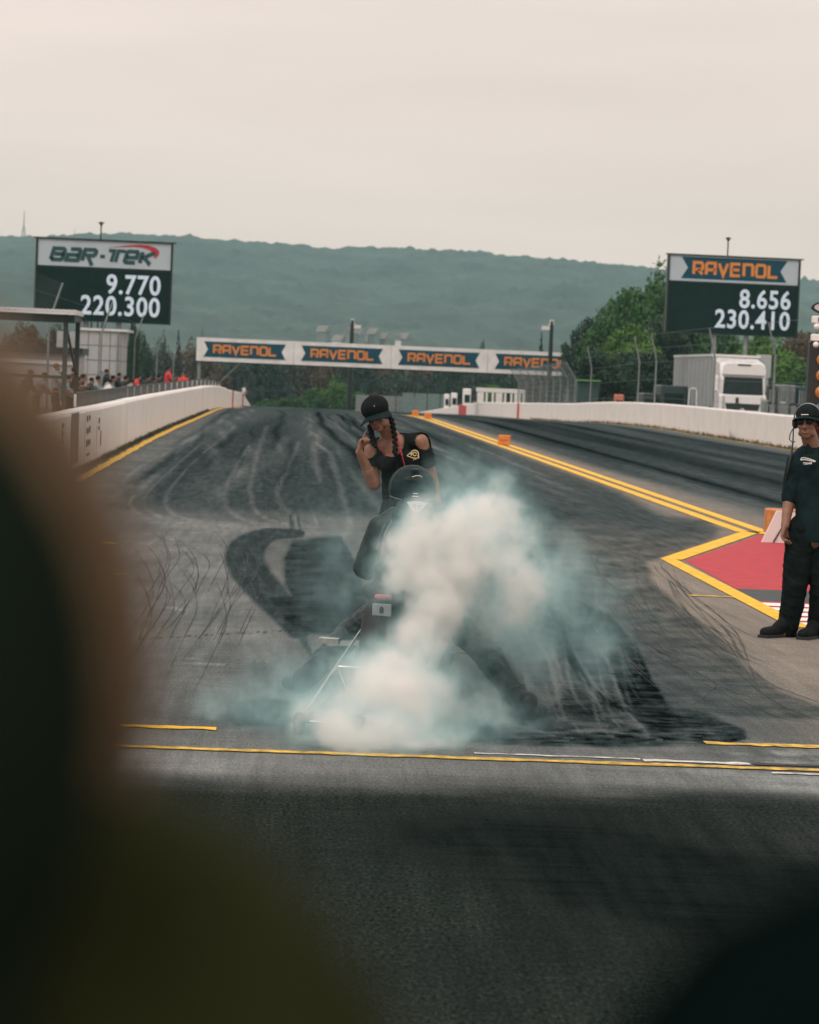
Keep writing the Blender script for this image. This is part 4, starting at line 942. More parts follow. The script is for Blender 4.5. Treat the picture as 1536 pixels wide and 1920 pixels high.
# tree belt beyond the end of the strip
belt = [(300,640,300,70,4),(262,618,260,44,1),(335,618,300,36,5),(310,628,330,30,5),(352,640,340,60,3),(395,668,340,70,3),(440,660,360,80,4),(485,655,370,90,1),(530,662,380,90,4),(575,664,380,80,3),(622,660,390,90,3),(668,664,380,80,1),(715,662,390,90,3),(760,668,380,80,4),(805,665,390,90,3),(850,670,380,80,1),(900,672,380,90,4),(950,670,380,90,1),(1000,668,380,90,3),(1045,664,380,80,1),(1016,622,300,34,5),(905,640,700,18,1),(688,636,700,16,1),(380,612,720,14,5)]
lab = {4:'grey green', 1:'dark green', 3:'brownish', 5:'dark pointed conifer', 2:'bright green', 0:'green'}
where = ['behind the cabin corner','close behind the cabin wall','between the board and the gantry','beside the taller conifer','short of the gantry end','under the gantry end','past the left gantry leg','behind the white wall end','behind the first banner','between the first two banners','under the second banner','behind the gantry light pole','above the cap of the flag woman','under the gantry middle','under the third banner','past the third banner','behind the marshal posts','behind the white tent','behind the dense fence panels','at the gantry light pole','with a pointed tip by the gantry pole','small and hazy over the fourth banner','small and hazy over the third banner','tiny and hazy over the gantry corner']
for (u, v, d, w, kd), wh in zip(belt, where): tree(u, v, d, w, kd, f"{lab[kd]}{' tree' if kd != 5 else ''} {wh}", 'trees beyond the track', lift=.08)
for k, (u, v, d, w, kd, lb) in enumerate(((622,708,330,70,2,'bright green bush seen under the gantry, biggest of the bushes'),(590,728,322,50,0,'green bush at the foot of the bright one'),(745,738,318,30,3,'ochre bush just past the cap of the flag woman'),(672,735,325,60,0,'green bush behind the woman in the cap'),(545,742,315,60,0,'dull green bush past the end of the low white wall'),(500,748,312,50,0,'green bush at the tip of the white wall'),(790,742,320,60,1,'dark bush behind the first marshal posts'),(920,722,300,60,2,'pale green bush above the white tent'))):
    tree(u, v, d, w, kd, lb, name='bush', lift=.02)
for u, v, d, w, kd, lb in ((112,606,150,54,4,'rounded grey green tree past the shelter post'),(62,612,150,60,3,'brown tree beyond the shelter'),(40,600,160,70,4,'grey tree at the rim of the shelter roof'),(172,590,190,26,5,'dark pointed tree rising behind the cabin roof'),(196,600,190,26,1,'small dark tree beside the pointed one over the cabin'),(250,600,160,26,1,'narrow dark tree at the cabin edge')): tree(u, v, d, w, kd, lb, lift=.1)
# grey sign panel and hill village
p = at(720, 762, 315); T = thing('screen_panel', 'pale grey panel fence beyond the crest', 'panel', (p.x, 315, gz(315))); h = at(720,742,315).z-gz(315)
for k in range(5): mb = MB(); mb.box((-2.6+1.6*k,0,h/2), (1.5,.1,h)); mb.build('panel', M_['grey_metal'], T)
p = at(800, 762, 312); T = thing('screen_panel', 'grey green panel fence before the marshal posts', 'panel', (p.x, 312, gz(312))); h = at(800,738,312).z-gz(312)
for k in range(4): mb = MB(); mb.box((-2.2+1.5*k,0,h/2), (1.4,.1,h)); mb.build('panel', mat('panel_teal', (.12,.17,.16), .7), T)
rr = random.Random(5)
for k in range(13):
    u = rr.uniform(605,760); v = rr.uniform(626,642) if u > 500 else rr.uniform(620,626)
    d = 1240+rr.uniform(0,60); p = at(u, v, d); T = thing('far_house', 'tiny pale house of the hazy village at the foot of the hill', 'house', (p.x, d, p.z-7), rz=rr.uniform(-.6,.6), group='houses of the hazy village'); w = rr.uniform(2,4); h = 7+rr.uniform(0,1.5)
    mb = MB(); mb.box((0,0,h/2), (w,8,h)); mb.build('wall', M_['grey_metal'] if k % 3 else M_['white'], T); mb = MB(); mb.prism([(-w/2-.5,h),(w/2+.5,h),(0,h+3)], 9, Tm(0,-4.5,0)); mb.build('roof', mat('roof_grey', (.2,.18,.17), .8) if k == 0 else bpy.data.materials['roof_grey'], T)
# ---------------------------------------------------------------- figures
def _sphere(n=14, m=10):
    vs = [(0,0,1)]; fs = []
    for i in range(1, m):
        t = math.pi*i/m
        for k in range(n): p = 2*math.pi*k/n; vs.append((math.sin(t)*math.cos(p), math.sin(t)*math.sin(p), math.cos(t)))
    vs.append((0,0,-1))
    for k in range(n): fs.append((0, 1+k, 1+(k+1) % n)); fs.append((len(vs)-1, 1+(m-2)*n+(k+1) % n, 1+(m-2)*n+k))
    for i in range(m-2):
        for k in range(n): a = 1+i*n; fs.append((a+k, a+n+k, a+n+(k+1) % n, a+(k+1) % n))
    return vs, fs
_SV, _SF = _sphere()
def cap(mb, p, r0, q, r1, flat=1.0, side=None):
    """tapered limb; flat squeezes it along the camera-depth axis"""
    p, q = Vector(p), Vector(q); d = q-p; L = max(d.length, 1e-5); R = d.to_track_quat('Z', 'Y').to_matrix(); n = 14
    vs = []; rows = []
    for i in range(5): t = math.pi/2*(1-i/4)+0; rows.append((r0*math.cos(t), -r0*math.sin(t)))
    for i in range(1, 5): t = math.pi/2*i/4; pass
    for i in range(5): t = math.pi/2*i/4; rows.append((r1*math.cos(t), L+r1*math.sin(t)))
    rows[0] = (1e-4, rows[0][1]); rows[-1] = (1e-4, rows[-1][1])
    for r, z in rows:
        for k in range(n):
            a = 2*math.pi*k/n; v = R @ Vector((r*math.cos(a), r*math.sin(a), z)); v.y *= 1.0; vs.append(p+v)
    if flat != 1.0:
        ax = [p+(q-p)*min(max((v-p).dot(d)/L/L, 0), 1) for v in vs]
        vs = [Vector((v.x, c.y+(v.y-c.y)*flat, v.z)) for v, c in zip(vs, ax)]
    m = len(rows); fs = [(i*n+k, i*n+(k+1) % n, (i+1)*n+(k+1) % n, (i+1)*n+k) for i in range(m-1) for k in range(n)]
    fs += [tuple(reversed(range(n))), tuple((m-1)*n+k for k in range(n))]; mb.add(vs, fs)
def ell(mb, c, r, M=None):
    T_ = Tm(*c) @ (M.to_4x4() if M is not None else Matrix.Identity(4)) @ Matrix.Diagonal((*r, 1)); mb.add(_SV, _SF, T_)
def organic(name, mb, mt, parent, voxel=.006, smooth=3, wrinkle=0.0, wscale=9.0, cut=None, seed=0, wstretch=(1,1,1)):
    """one continuous skin grown over the limbs, with cloth folds and openings"""
    me = bpy.data.meshes.new(name); me.from_pydata(mb.v, [], mb.f); o = bpy.data.objects.new(name, me); COL.objects.link(o)
    r = o.modifiers.new('r', 'REMESH'); r.mode = 'VOXEL'; r.voxel_size = voxel
    if smooth: s = o.modifiers.new('s', 'SMOOTH'); s.factor = .5; s.iterations = smooth
    dg = bpy.context.evaluated_depsgraph_get(); dg.update(); m2 = bpy.data.meshes.new_from_object(o.evaluated_get(dg)); bpy.data.objects.remove(o); m2.name = name
    if wrinkle:
        nv = len(m2.vertices); co = np.empty(nv*3); m2.vertices.foreach_get('co', co); co = co.reshape(-1,3); no = np.empty(nv*3); m2.vertices.foreach_get('normal', no); no = no.reshape(-1,3)
        r2 = np.random.default_rng(seed+5); h = np.zeros(nv); q = co*np.array(wstretch)
        warp = np.stack([np.sin(q@r2.uniform(-1,1,3)*wscale*1.1+r2.uniform(0,6)) for _ in range(3)], 1)*.05; q = q+warp
        for k in range(7):
            f = wscale*(1.0+.45*k); d = r2.normal(size=3); d /= np.linalg.norm(d); s = np.sin(q@d*f*2.2+r2.uniform(0,6.28)); h += (1-np.abs(s))**2/(1+.3*k)
        co += no*((h/3-.35)*wrinkle)[:,None]; m2.vertices.foreach_set('co', co.ravel())
    if cut:
        import bmesh
        bm = bmesh.new(); bm.from_mesh(m2); dele = [f for f in bm.faces if cut(f.calc_center_median())]; bmesh.ops.delete(bm, geom=dele, context='FACES'); bm.to_mesh(m2); bm.free()
    m2.materials.clear(); m2.materials.append(mt); m2.polygons.foreach_set('use_smooth', [True]*len(m2.polygons)); m2.update(); return link(name, m2, parent)
def head(mb, C, R, s=1.0, female=False):
    """cranium, jaw, nose, lips, brow, cheeks and ears; face looks along local -y. C centre, R rotation"""
    def E(x, y, z, a, b, c): ell(mb, C+R @ Vector((x*s, y*s, z*s)), (a*s, b*s, c*s), R)
    j = .9 if female else 1.0
    E(0,.015,.035,.074,.092,.085); E(0,-.022,-.03,.060*j,.062,.075); E(0,-.05,-.085,.030*j,.030,.026)
    for sx in (-1,1):
        E(sx*.034,-.058,-.022,.024,.022,.022); E(sx*.030,-.068,.035,.026,.016,.009); E(sx*.075,.012,-.005,.009,.02,.03); E(sx*.043*j,-.02,-.07,.022,.035,.022)
        E(sx*.011,-.094,-.030,.010,.011,.008)
    def Cp(a, r0, b, r1): cap(mb, C+R @ (Vector(a)*s), r0*s, C+R @ (Vector(b)*s), r1*s)
    Cp((0,-.080,.025), .009, (0,-.103,-.024), .0125); Cp((-.018,-.080,-.060), .007, (.018,-.080,-.060), .007); Cp((-.015,-.079,-.071), .008, (.015,-.079,-.071), .008)
def hand(mb, W, D, N, s=1.0, curl=(.3,.9,1.1,1.2), thumb=1, tcurl=.5):
    """palm and five separate fingers from the wrist W along D, palm facing N; curl per finger, thumb on side +-1"""
    D = Vector(D).normalized(); N = Vector(N); N = (N-D*N.dot(D)).normalized(); S = D.cross(N)*thumb; W = Vector(W)
    for k in range(4): t = (k-1.5)*.0195; cap(mb, W+S*(-t*.6)*s+D*.012*s, .016*s, W+(D*.078-S*t)*s, .0125*s)
    Ls = (.074,.082,.076,.060)
    for k in range(4):
        t = (k-1.5)*.0205; p = W+(D*.085-S*t)*s; d = D.copy(); c = curl[k]
        for j, f in enumerate((.46,.30,.24)):
            ang = c*(.7 if j == 0 else 1.0); d = (d*math.cos(ang)+(N*math.cos(0))*math.sin(ang)) if j == 0 else None or d2
            q = p+d*Ls[k]*f*s; cap(mb, p, (.0092-.0008*j)*s, q, (.0086-.001*j)*s)
            n2 = (N-d*N.dot(d)); n2 = n2.normalized() if n2.length > 1e-3 else -D
            # turn further about the knuckle axis
            ax = D.cross(N); d2 = Matrix.Rotation(c*.9, 3, ax) @ d; p = q
    p = W+(S*.022+D*.022)*s; d = (D*.75+S*.6+N*.25).normalized(); q = p+d*.040*s; cap(mb, p, .0125*s, q, .0105*s)
    d = (D*.9+S*(.25-.3*tcurl)+N*(.2+tcurl*.6)).normalized(); q2 = q+d*.034*s; cap(mb, q, .0102*s, q2, .0085*s)
def euler(rx, ry, rz): return (Matrix.Rotation(rz, 3, 'Z') @ Matrix.Rotation(ry, 3, 'Y') @ Matrix.Rotation(rx, 3, 'X'))

# ---- flag woman ahead of the bike
def flag_woman():
    d = 19.0; base = at(742, 1215, d); T = thing('person', 'woman in black top and cap raising one finger ahead of the rider', 'person', (base.x, d, 0)); O = T.location
    def L(u, v, dy=0.0): p = at(u, v, d); p.y += dy; return p-O
    HC = L(707, 780, -.05); HR = euler(.24, -.34, -.42)
    mb = MB(); head(mb, HC, HR, .98, True)
    cap(mb, L(736,822,.02), .062, HC+HR @ Vector((0,.03,-.05)), .052); nb = L(738,828,.01)
    cap(mb, L(742,842), .10, L(748,880), .115, .75); cap(mb, L(748,880), .115, L(744,940), .095, .78); cap(mb, L(744,940), .095, L(742,990), .135, .8)
    for uu, vv in ((724,868),(766,862)): ell(mb, L(uu,vv,-.075), (.058,.055,.06))
    sl, sr = L(697,842,.0), L(789,828,.02)
    cap(mb, nb, .055, sl, .055, .85); cap(mb, nb, .055, sr, .055, .85)
    el, wl = L(701,906,-.05), L(673,846,-.16)
    cap(mb, sl, .056, el, .043); cap(mb, el, .046, wl, .029); cap(mb, el, .05, el.lerp(wl,.4), .045)
    er, wr_ = L(812,905,.03), L(826,985,-.03)
    cap(mb, sr, .057, er, .043); cap(mb, er, .044, wr_, .028)
    D = (L(683,792,-.17)-wl).normalized(); hand(mb, wl, D, (.72,-.25,.1), .98, (.12,1.25,1.35,1.4), thumb=1, tcurl=.9)
    hand(mb, wr_, (.05,-.05,-1), (-1,0,0), .95, (.4,.5,.6,.7), thumb=-1)
    hips = (L(722,1000,.02), L(764,1000,.02)); kn = (L(716,1105), L(768,1105)); an = (L(716,1195), L(772,1195))
    for h, k, a in zip(hips, kn, an): cap(mb, h, .09, k, .055); cap(mb, k, .055, a, .04); cap(mb, a, .04, a+Vector((0,-.14,-.035)), .035)
    organic('body', mb, M_['skin2'], T, .0048, 2)
    # top
    mb = MB(); cap(mb, L(742,842), .112, L(748,880), .128, .78); cap(mb, L(748,880), .127, L(744,940), .105, .8); cap(mb, L(744,940), .106, L(742,985), .145, .84)
    for uu, vv in ((724,868),(766,862)): ell(mb, L(uu,vv,-.078), (.067,.064,.068))
    cap(mb, nb, .064, sl, .067, .9); cap(mb, nb, .064, sr, .067, .9); cap(mb, sl, .068, sl.lerp(el,.52), .070); cap(mb, sr, .069, sr.lerp(er,.60), .066)
    sc1, sc2, nk = L(693,848), L(792,828), L(733,818)
    ax1, ax2 = L(697,893,-.04), L(806,880,.02)
    def cut(c):
        if ((c-L(690,846,-.04)).length < .064) or ((c-L(795,826,-.03)).length < .066): return True
        e = c-L(732,826,-.07); e2 = Vector((e.x/.098, e.y/.17, e.z/.115))
        if e2.length < 1: return True
        if (c-sl.lerp(el,.60)).length < .068 and c.z < sl.lerp(el,.42).z: return True
        if (c-sr.lerp(er,.70)).length < .066 and c.z < sr.lerp(er,.56).z: return True
        return c.z < L(742,1015).z
    organic('top', mb, M_['blackcloth'], T, .005, 3, .010, 11, cut, 2)
    mb = MB()
    for h, k, a in zip(hips, kn, an): cap(mb, h, .105, k, .066); cap(mb, k, .066, a, .05)
    cap(mb, L(742,985,.02), .148, L(742,1002,.02), .14, .85); organic('trousers', mb, M_['trousers'], T, .009, 3, .01, 9, None, 3)
    for a in an: mb = MB(); cap(mb, a+Vector((0,.03,-.045)), .042, a+Vector((0,-.15,-.055)), .036); organic('shoe', mb, M_['shoe'], T, .008, 2)
    # cap
    mb = MB(); ell(mb, HC+HR @ Vector((0,.012,.062)), (.100,.121,.090), HR)
    def ccut(c): q = HR.transposed() @ (c-HC); return q.z < .012+.10*min(0, q.y)*0
    cp = organic('cap', mb, M_['blackcloth'], T, .005, 2, 0, 1, ccut)
    mb = MB(); vs = []; fs = []; n = 16
    for j in range(5):
        for i in range(n+1):
            t = math.pi*(1+i/n); rr = .096+j*.0175*max(0, math.sin(math.pi*i/n))**.55; x = rr*math.cos(t)*.97; y = .018+(.112+j*.0175)*math.sin(t)*(1 if j == 0 else 1); z = .030-.016*(abs(x)/.09)**2-.006*j
            vs.append((x, y, z))
    for j in range(4):
        for i in range(n): a = j*(n+1)+i; fs.append((a, a+1, a+n+2, a+n+1))
    k = len(vs); vs2 = vs+[(x, y, z-.004) for x, y, z in vs]; fs2 = fs+[tuple(reversed([i+k for i in f])) for f in fs]
    for i in range(n): a = 4*(n+1)+i; fs2.append((a, a+1, a+1+k, a+k))
    mb.add([HC+HR @ Vector(v) for v in vs2], fs2); mb.build('brim', M_['navy'], cp, smooth=True)
    mb = MB(); ell(mb, HC+HR @ Vector((0,.018,.15)), (.010,.010,.007), HR); mb.build('button', M_['blackcloth'], cp)
    # a small white mark on the cap
    mb = MB(); 
    for a, b in (((-.008,0),(-.002,.003)), ((.004,-.002),(.009,.006))): mb.tube([HC+HR @ Vector((.035+a[0],-.0905,.085+a[1])), HC+HR @ Vector((.035+b[0],-.0905,.085+b[1]))], .0018, 5)
    mb.build('cap_mark', M_['white'], cp)
    # dark ovals paint the brim's shade over her eyes, no glasses; lips
    mb = MB()
    for sx in (-1,1): ell(mb, HC+HR @ Vector((sx*.031,-.072,.012)), (.020,.012,.011), HR)
    mb.build('sunglasses', M_['glassdark'], T, smooth=True)
    mb = MB(); cap(mb, HC+HR @ Vector((-.017,-.088,-.064)), .0045, HC+HR @ Vector((.017,-.088,-.064)), .0045); mb.build('lips', M_['lip'], T, smooth=True)
    # hair with two braids
    mb = MB(); ell(mb, HC+HR @ Vector((0,.038,.022)), (.084,.086,.082), HR); cap(mb, HC+HR @ Vector((0,.06,-.02)), .055, nb+Vector((0,.05,.02)), .04)
    organic('hair', mb, M_['hair'], T, .006, 2, .004, 30)
    for pts in ([(733,783,-.0),(737,800,-.06),(739,818,-.10),(740,838,-.145),(738,853,-.16)], [(694,800,.02),(696,812,-.02),(700,826,-.08),(702,838,-.1)]):
        mb = MB(); P_ = [L(*p) for p in pts]
        for i in range(len(P_)-1):
            for j in range(4): q = P_[i].lerp(P_[i+1], j/4); sgn = 1 if (i*4+j) % 2 else -1; ell(mb, q+Vector((.006*sgn,-.002*sgn,0)), (.0155,.0145,.018))
        mb.build('braid', M_['hair'], T, smooth=True)
    # lanyard: red webbing with dark print
    fr = [(741,812,-.06),(746,832,-.135),(752,852,-.16),(757,872,-.165),(760,890,-.155)]; P_ = [L(*p) for p in fr]
    mb = MB()
    for i in range(len(P_)-1): mb.bar(P_[i], P_[i+1], .017, .004)
    ly = mb.build('lanyard', mat('lanyard_red', (.42,.02,.04), .6, var=.2), T)
    mb = MB()
    for i in range(len(P_)-1):
        for j in range(3): a = P_[i].lerp(P_[i+1], j/3+.06); b = P_[i].lerp(P_[i+1], j/3+.2); mb.bar(a+Vector((0,-.004,0)), b+Vector((0,-.004,0)), .010, .002)
    mb.build('print', M_['black'], ly); mb = MB(); Q = [L(712,835,-.125), L(718,848,-.142), L(722,856,-.145)]
    for i in range(2): mb.bar(Q[i], Q[i+1], .006, .003)
    mb.build('lanyard_edge', mat('lanyard_dark_red', (.2,.01,.04), .6), T)
    # gold emblem on the chest
    C = L(776,850,-.138); mb = MB(); MM = Matrix.Translation(C) @ Matrix.Rotation(.15, 4, 'Z') @ Matrix.Rotation(-.1, 4, 'X')
    mb.stroke([(.027*math.cos(t), .027*math.sin(t)) for t in np.linspace(-.6, 3.6, 14)], .007, .003, MM); mb.stroke([(.013*math.cos(t), .013*math.sin(t)) for t in np.linspace(0, 5.8, 12)], .006, .003, MM)
    mb.stroke([(-.055,-.012),(-.022,.016),(-.02,-.006)], .005, .003, MM); mb.stroke([(-.055,-.014),(-.02,-.026),(.0,-.03),(.03,-.026),(.028,-.012)], .006, .003, MM); mb.stroke([(-.008,-.045),(.0,-.03),(.012,-.04)], .004, .003, MM)
    mb.build('chest_emblem', mat('gold_print', (.62,.50,.24), .45), T)
flag_woman()

# ---- official at the island
def official():
    d = 20.2; base = at(1515, 1205, d); T = thing('person', 'man in dark shirt, cap, sunglasses and headset beside the red island', 'person', (base.x, d, 0)); O = T.location
    def L(u, v, dy=0.0): p = at(u, v, d); p.y += dy; return p-O
    HC = L(1513, 794, -.03); HR = euler(.0, -.06, -.42)
    mb = MB(); head(mb, HC, HR, 1.06); cap(mb, L(1524,838,.02), .066, HC+Vector((0.01,.03,-.06)), .06)
    nb = L(1527,846,.02); sl, sr = L(1494,868), L(1568,866)
    cap(mb, L(1528,870), .13, L(1530,960), .14, .78); cap(mb, L(1530,960), .14, L(1528,1000), .135, .8); cap(mb, nb, .07, sl, .06); cap(mb, nb, .07, sr, .06)
    el, wl = L(1482,935,.03), L(1470,985,-.05); er, wr_ = L(1577,935,.05), L(1549,1000,-.12)
    for s_, e, w in ((sl,el,wl),(sr,er,wr_)): cap(mb, s_, .062, e, .05); cap(mb, e, .05, w, .032)
    hand(mb, wl, (-.12,-.1,-1), (.8,-.5,0), 1.05, (.7,.8,.9,.9), thumb=-1); hand(mb, wr_, (-.25,-.2,-1), (-.4,-.9,.1), 1.05, (.5,.7,.8,.9), thumb=-1)
    legs = ((L(1504,1005,.02), L(1490,1098,-.02), L(1478,1183,.02), L(1432,1197,-.1)), (L(1552,1005,.02), L(1542,1100,-.02), L(1532,1190,.02), L(1500,1206,-.14)))
    for h, k, a, t in legs: cap(mb, h, .09, k, .06); cap(mb, k, .06, a, .045); cap(mb, a, .045, a.lerp(t,.6)-Vector((0,0,.02)), .022)
    organic('body', mb, M_['skin2'], T, .0055, 2)
    mb = MB(); cap(mb, L(1528,872), .155, L(1531,960), .160, .82); cap(mb, L(1531,960), .16, L(1530,1000), .158, .84); cap(mb, nb, .085, sl, .078); cap(mb, nb, .085, sr, .078)
    cap(mb, sl, .080, sl.lerp(el,.95), .070); cap(mb, sr, .080, sr.lerp(er,.95), .070); cap(mb, nb+Vector((0,0,-.02)), .088, nb+Vector((-.005,-.012,.028)), .082)
    hc = nb+Vector((-.012,-.02,.085))
    organic('shirt', mb, M_['navy'], T, .006, 3, .012, 8, lambda c: (c-hc).length < .090 or c.z < L(1530,1016).z, 7)
    mb = MB(); cl = nb+Vector((0,-.115,.03)); mb.prism([(-.07,.03),(-.01,-.035),(-.055,-.075),(-.095,0)], .012, Tm(*cl)); mb.prism([(.06,.03),(.07,-.02),(.03,-.075),(.0,-.03)], .012, Tm(*cl)); mb.build('collar', M_['navy'], T)
    mb = MB()
    for h, k, a, t in legs: cap(mb, h, .122, h.lerp(k,.5), .112); cap(mb, h.lerp(k,.5), .11, k, .10); cap(mb, k, .10, a+Vector((0,.01,-.03)), .074)
    cap(mb, L(1512,995,.02), .145, L(1545,995,.02), .145, .9); organic('trousers', mb, M_['trousers'], T, .007, 3, .02, 9, None, 4)
    for h, k, a, t in legs:
        mb = MB(); h0 = Vector((a.x+.02, a.y+.04, .052)); cap(mb, h0, .05, Vector((t.x, t.y-.02, .038)), .036); cap(mb, Vector((a.x, a.y-.01, .07)), .062, Vector((a.x,a.y-.01,.20)), .072); cap(mb, Vector((a.x,a.y-.01,.13)), .062, h0.lerp(Vector((t.x,t.y,.07)), .55), .048); cap(mb, h0.lerp(Vector((t.x,t.y,.04)), .4), .05, Vector((t.x-.01, t.y, .038)), .042); organic('shoe', mb, M_['shoe'], T, .006, 2)
        mb = MB(); q = Vector((t.x, t.y-.02, 0)); dd = q-h0; dd.z = 0; mb.bar(Vector((h0.x,h0.y,.012))-dd*.15, Vector((q.x,q.y,.012))+dd*.18, .095, .022); mb.build('sole', M_['rubber'], T)
    mb = MB(); ell(mb, HC+HR @ Vector((0,.012,.060)), (.092,.112,.090), HR)
    cp = organic('cap', mb, M_['blackcloth'], T, .005, 2, 0, 1, lambda c: (HR.transposed() @ (c-HC)).z < .048)
    mb = MB(); vs = []; n = 14; fs = []
    for j in range(5):
        for i in range(n+1):
            t = math.pi*(1+i/n); x = (.088+j*.014*math.sin(math.pi*i/n)**.5)*math.cos(t)*.92; y = .012+(.108+j*.016)*math.sin(t); vs.append((x, y, .060-.014*(abs(x)/.08)**2-.004*j))
    fs = [(j*(n+1)+i, j*(n+1)+i+1, j*(n+1)+i+n+2, j*(n+1)+i+n+1) for j in range(4) for i in range(n)]; k = len(vs)
    vs2 = vs+[(x, y, z-.005) for x, y, z in vs]; fs2 = fs+[tuple(reversed([i+k for i in f])) for f in fs]
    mb.add([HC+HR @ Vector(v) for v in vs2], fs2); mb.build('brim', M_['navy'], cp, smooth=True)
    mb = MB(); mb.tube([HC+HR @ Vector((x, -.122-.02*(1-(x/.03)**2)*.3, .068)) for x in (-.02,0,.02,.035)], .0035, 5); mb.build('brim_trim', M_['white'], cp)
    mb = MB()
    for sx in (-1,1): ell(mb, HC+HR @ Vector((sx*.035,-.085,.014)), (.034,.012,.022), HR)
    mb.tube([HC+HR @ Vector((sx*x, -.092, .014)) for sx, x in ((-1,.012),(1,.012))], .004, 6)
    for sx in (-1,1): mb.tube([HC+HR @ Vector((sx*.064,-.078,.014)), HC+HR @ Vector((sx*.084,.0,.012))], .0035, 6)
    mb.build('sunglasses', M_['glassdark'], T, smooth=True)
    mb = MB(); cap(mb, HC+HR @ Vector((-.018,-.094,-.068)), .004, HC+HR @ Vector((.02,-.094,-.069)), .004); mb.build('lips', M_['lip'], T, smooth=True)
    mb = MB(); ell(mb, HC+HR @ Vector((0,.035,.02)), (.082,.085,.075), HR); organic('hair', mb, M_['hair'], T, .007, 1)
    # headset
    mb = MB(); pts = [HC+HR @ Vector((.108*math.cos(t), .02, .035+.118*math.sin(t))) for t in np.linspace(.05, math.pi-.05, 15)]; mb.tube(pts, .006, 6); hs = mb.build('headset', M_['grey_metal'], T, smooth=True)
    for sx in (-1,1): mb = MB(); ell(mb, HC+HR @ Vector((sx*.098,.012,.005)), (.024,.036,.045), HR); mb.build('ear_cup', M_['black'], hs, smooth=True)
    mb = MB(); e = HC+HR @ Vector((-.105,-.01,-.01)); mb.tube([e+Vector((-.005,0,-.03)), e+Vector((-.03,-.03,-.07)), e+Vector((-.035,-.04,-.11)), e+Vector((-.015,-.045,-.13)), e+Vector((.01,-.05,-.125))], .004, 6); mb.tube([e, e+Vector((.0,0,-.06)), e+Vector((-.005,-.03,-.13)), e+Vector((-.02,-.07,-.22)), e+Vector((-.035,-.07,-.32)), e+Vector((-.04,-.04,-.42))], [.005,.005,.006,.009,.009,.006], 6); mb.build('microphone_cable', M_['black'], hs, smooth=True)
    # chest logo
    C = L(1508,862,-.148); MM = Matrix.Translation(C) @ Matrix.Rotation(-.12, 4, 'Y') @ Matrix.Rotation(-.1, 4, 'Z')
    mb = MB(); mb.stroke([(-.055,.010),(-.045,.022),(-.02,.022),(.02,.008),(.058,-.010)], .006, .003, MM); mb.stroke([(-.055,.008),(-.02,.008),(.02,-.003),(.055,-.014)], .007, .003, MM); lg = mb.build('shirt_logo', M_['white'], T)
    text_mesh('TEAM', .024, .0006, .001, 'lettering', M_['white'], lg, MM @ Tm(-.038,.0,-.030), align='LEFT', sx=1.1)
official()

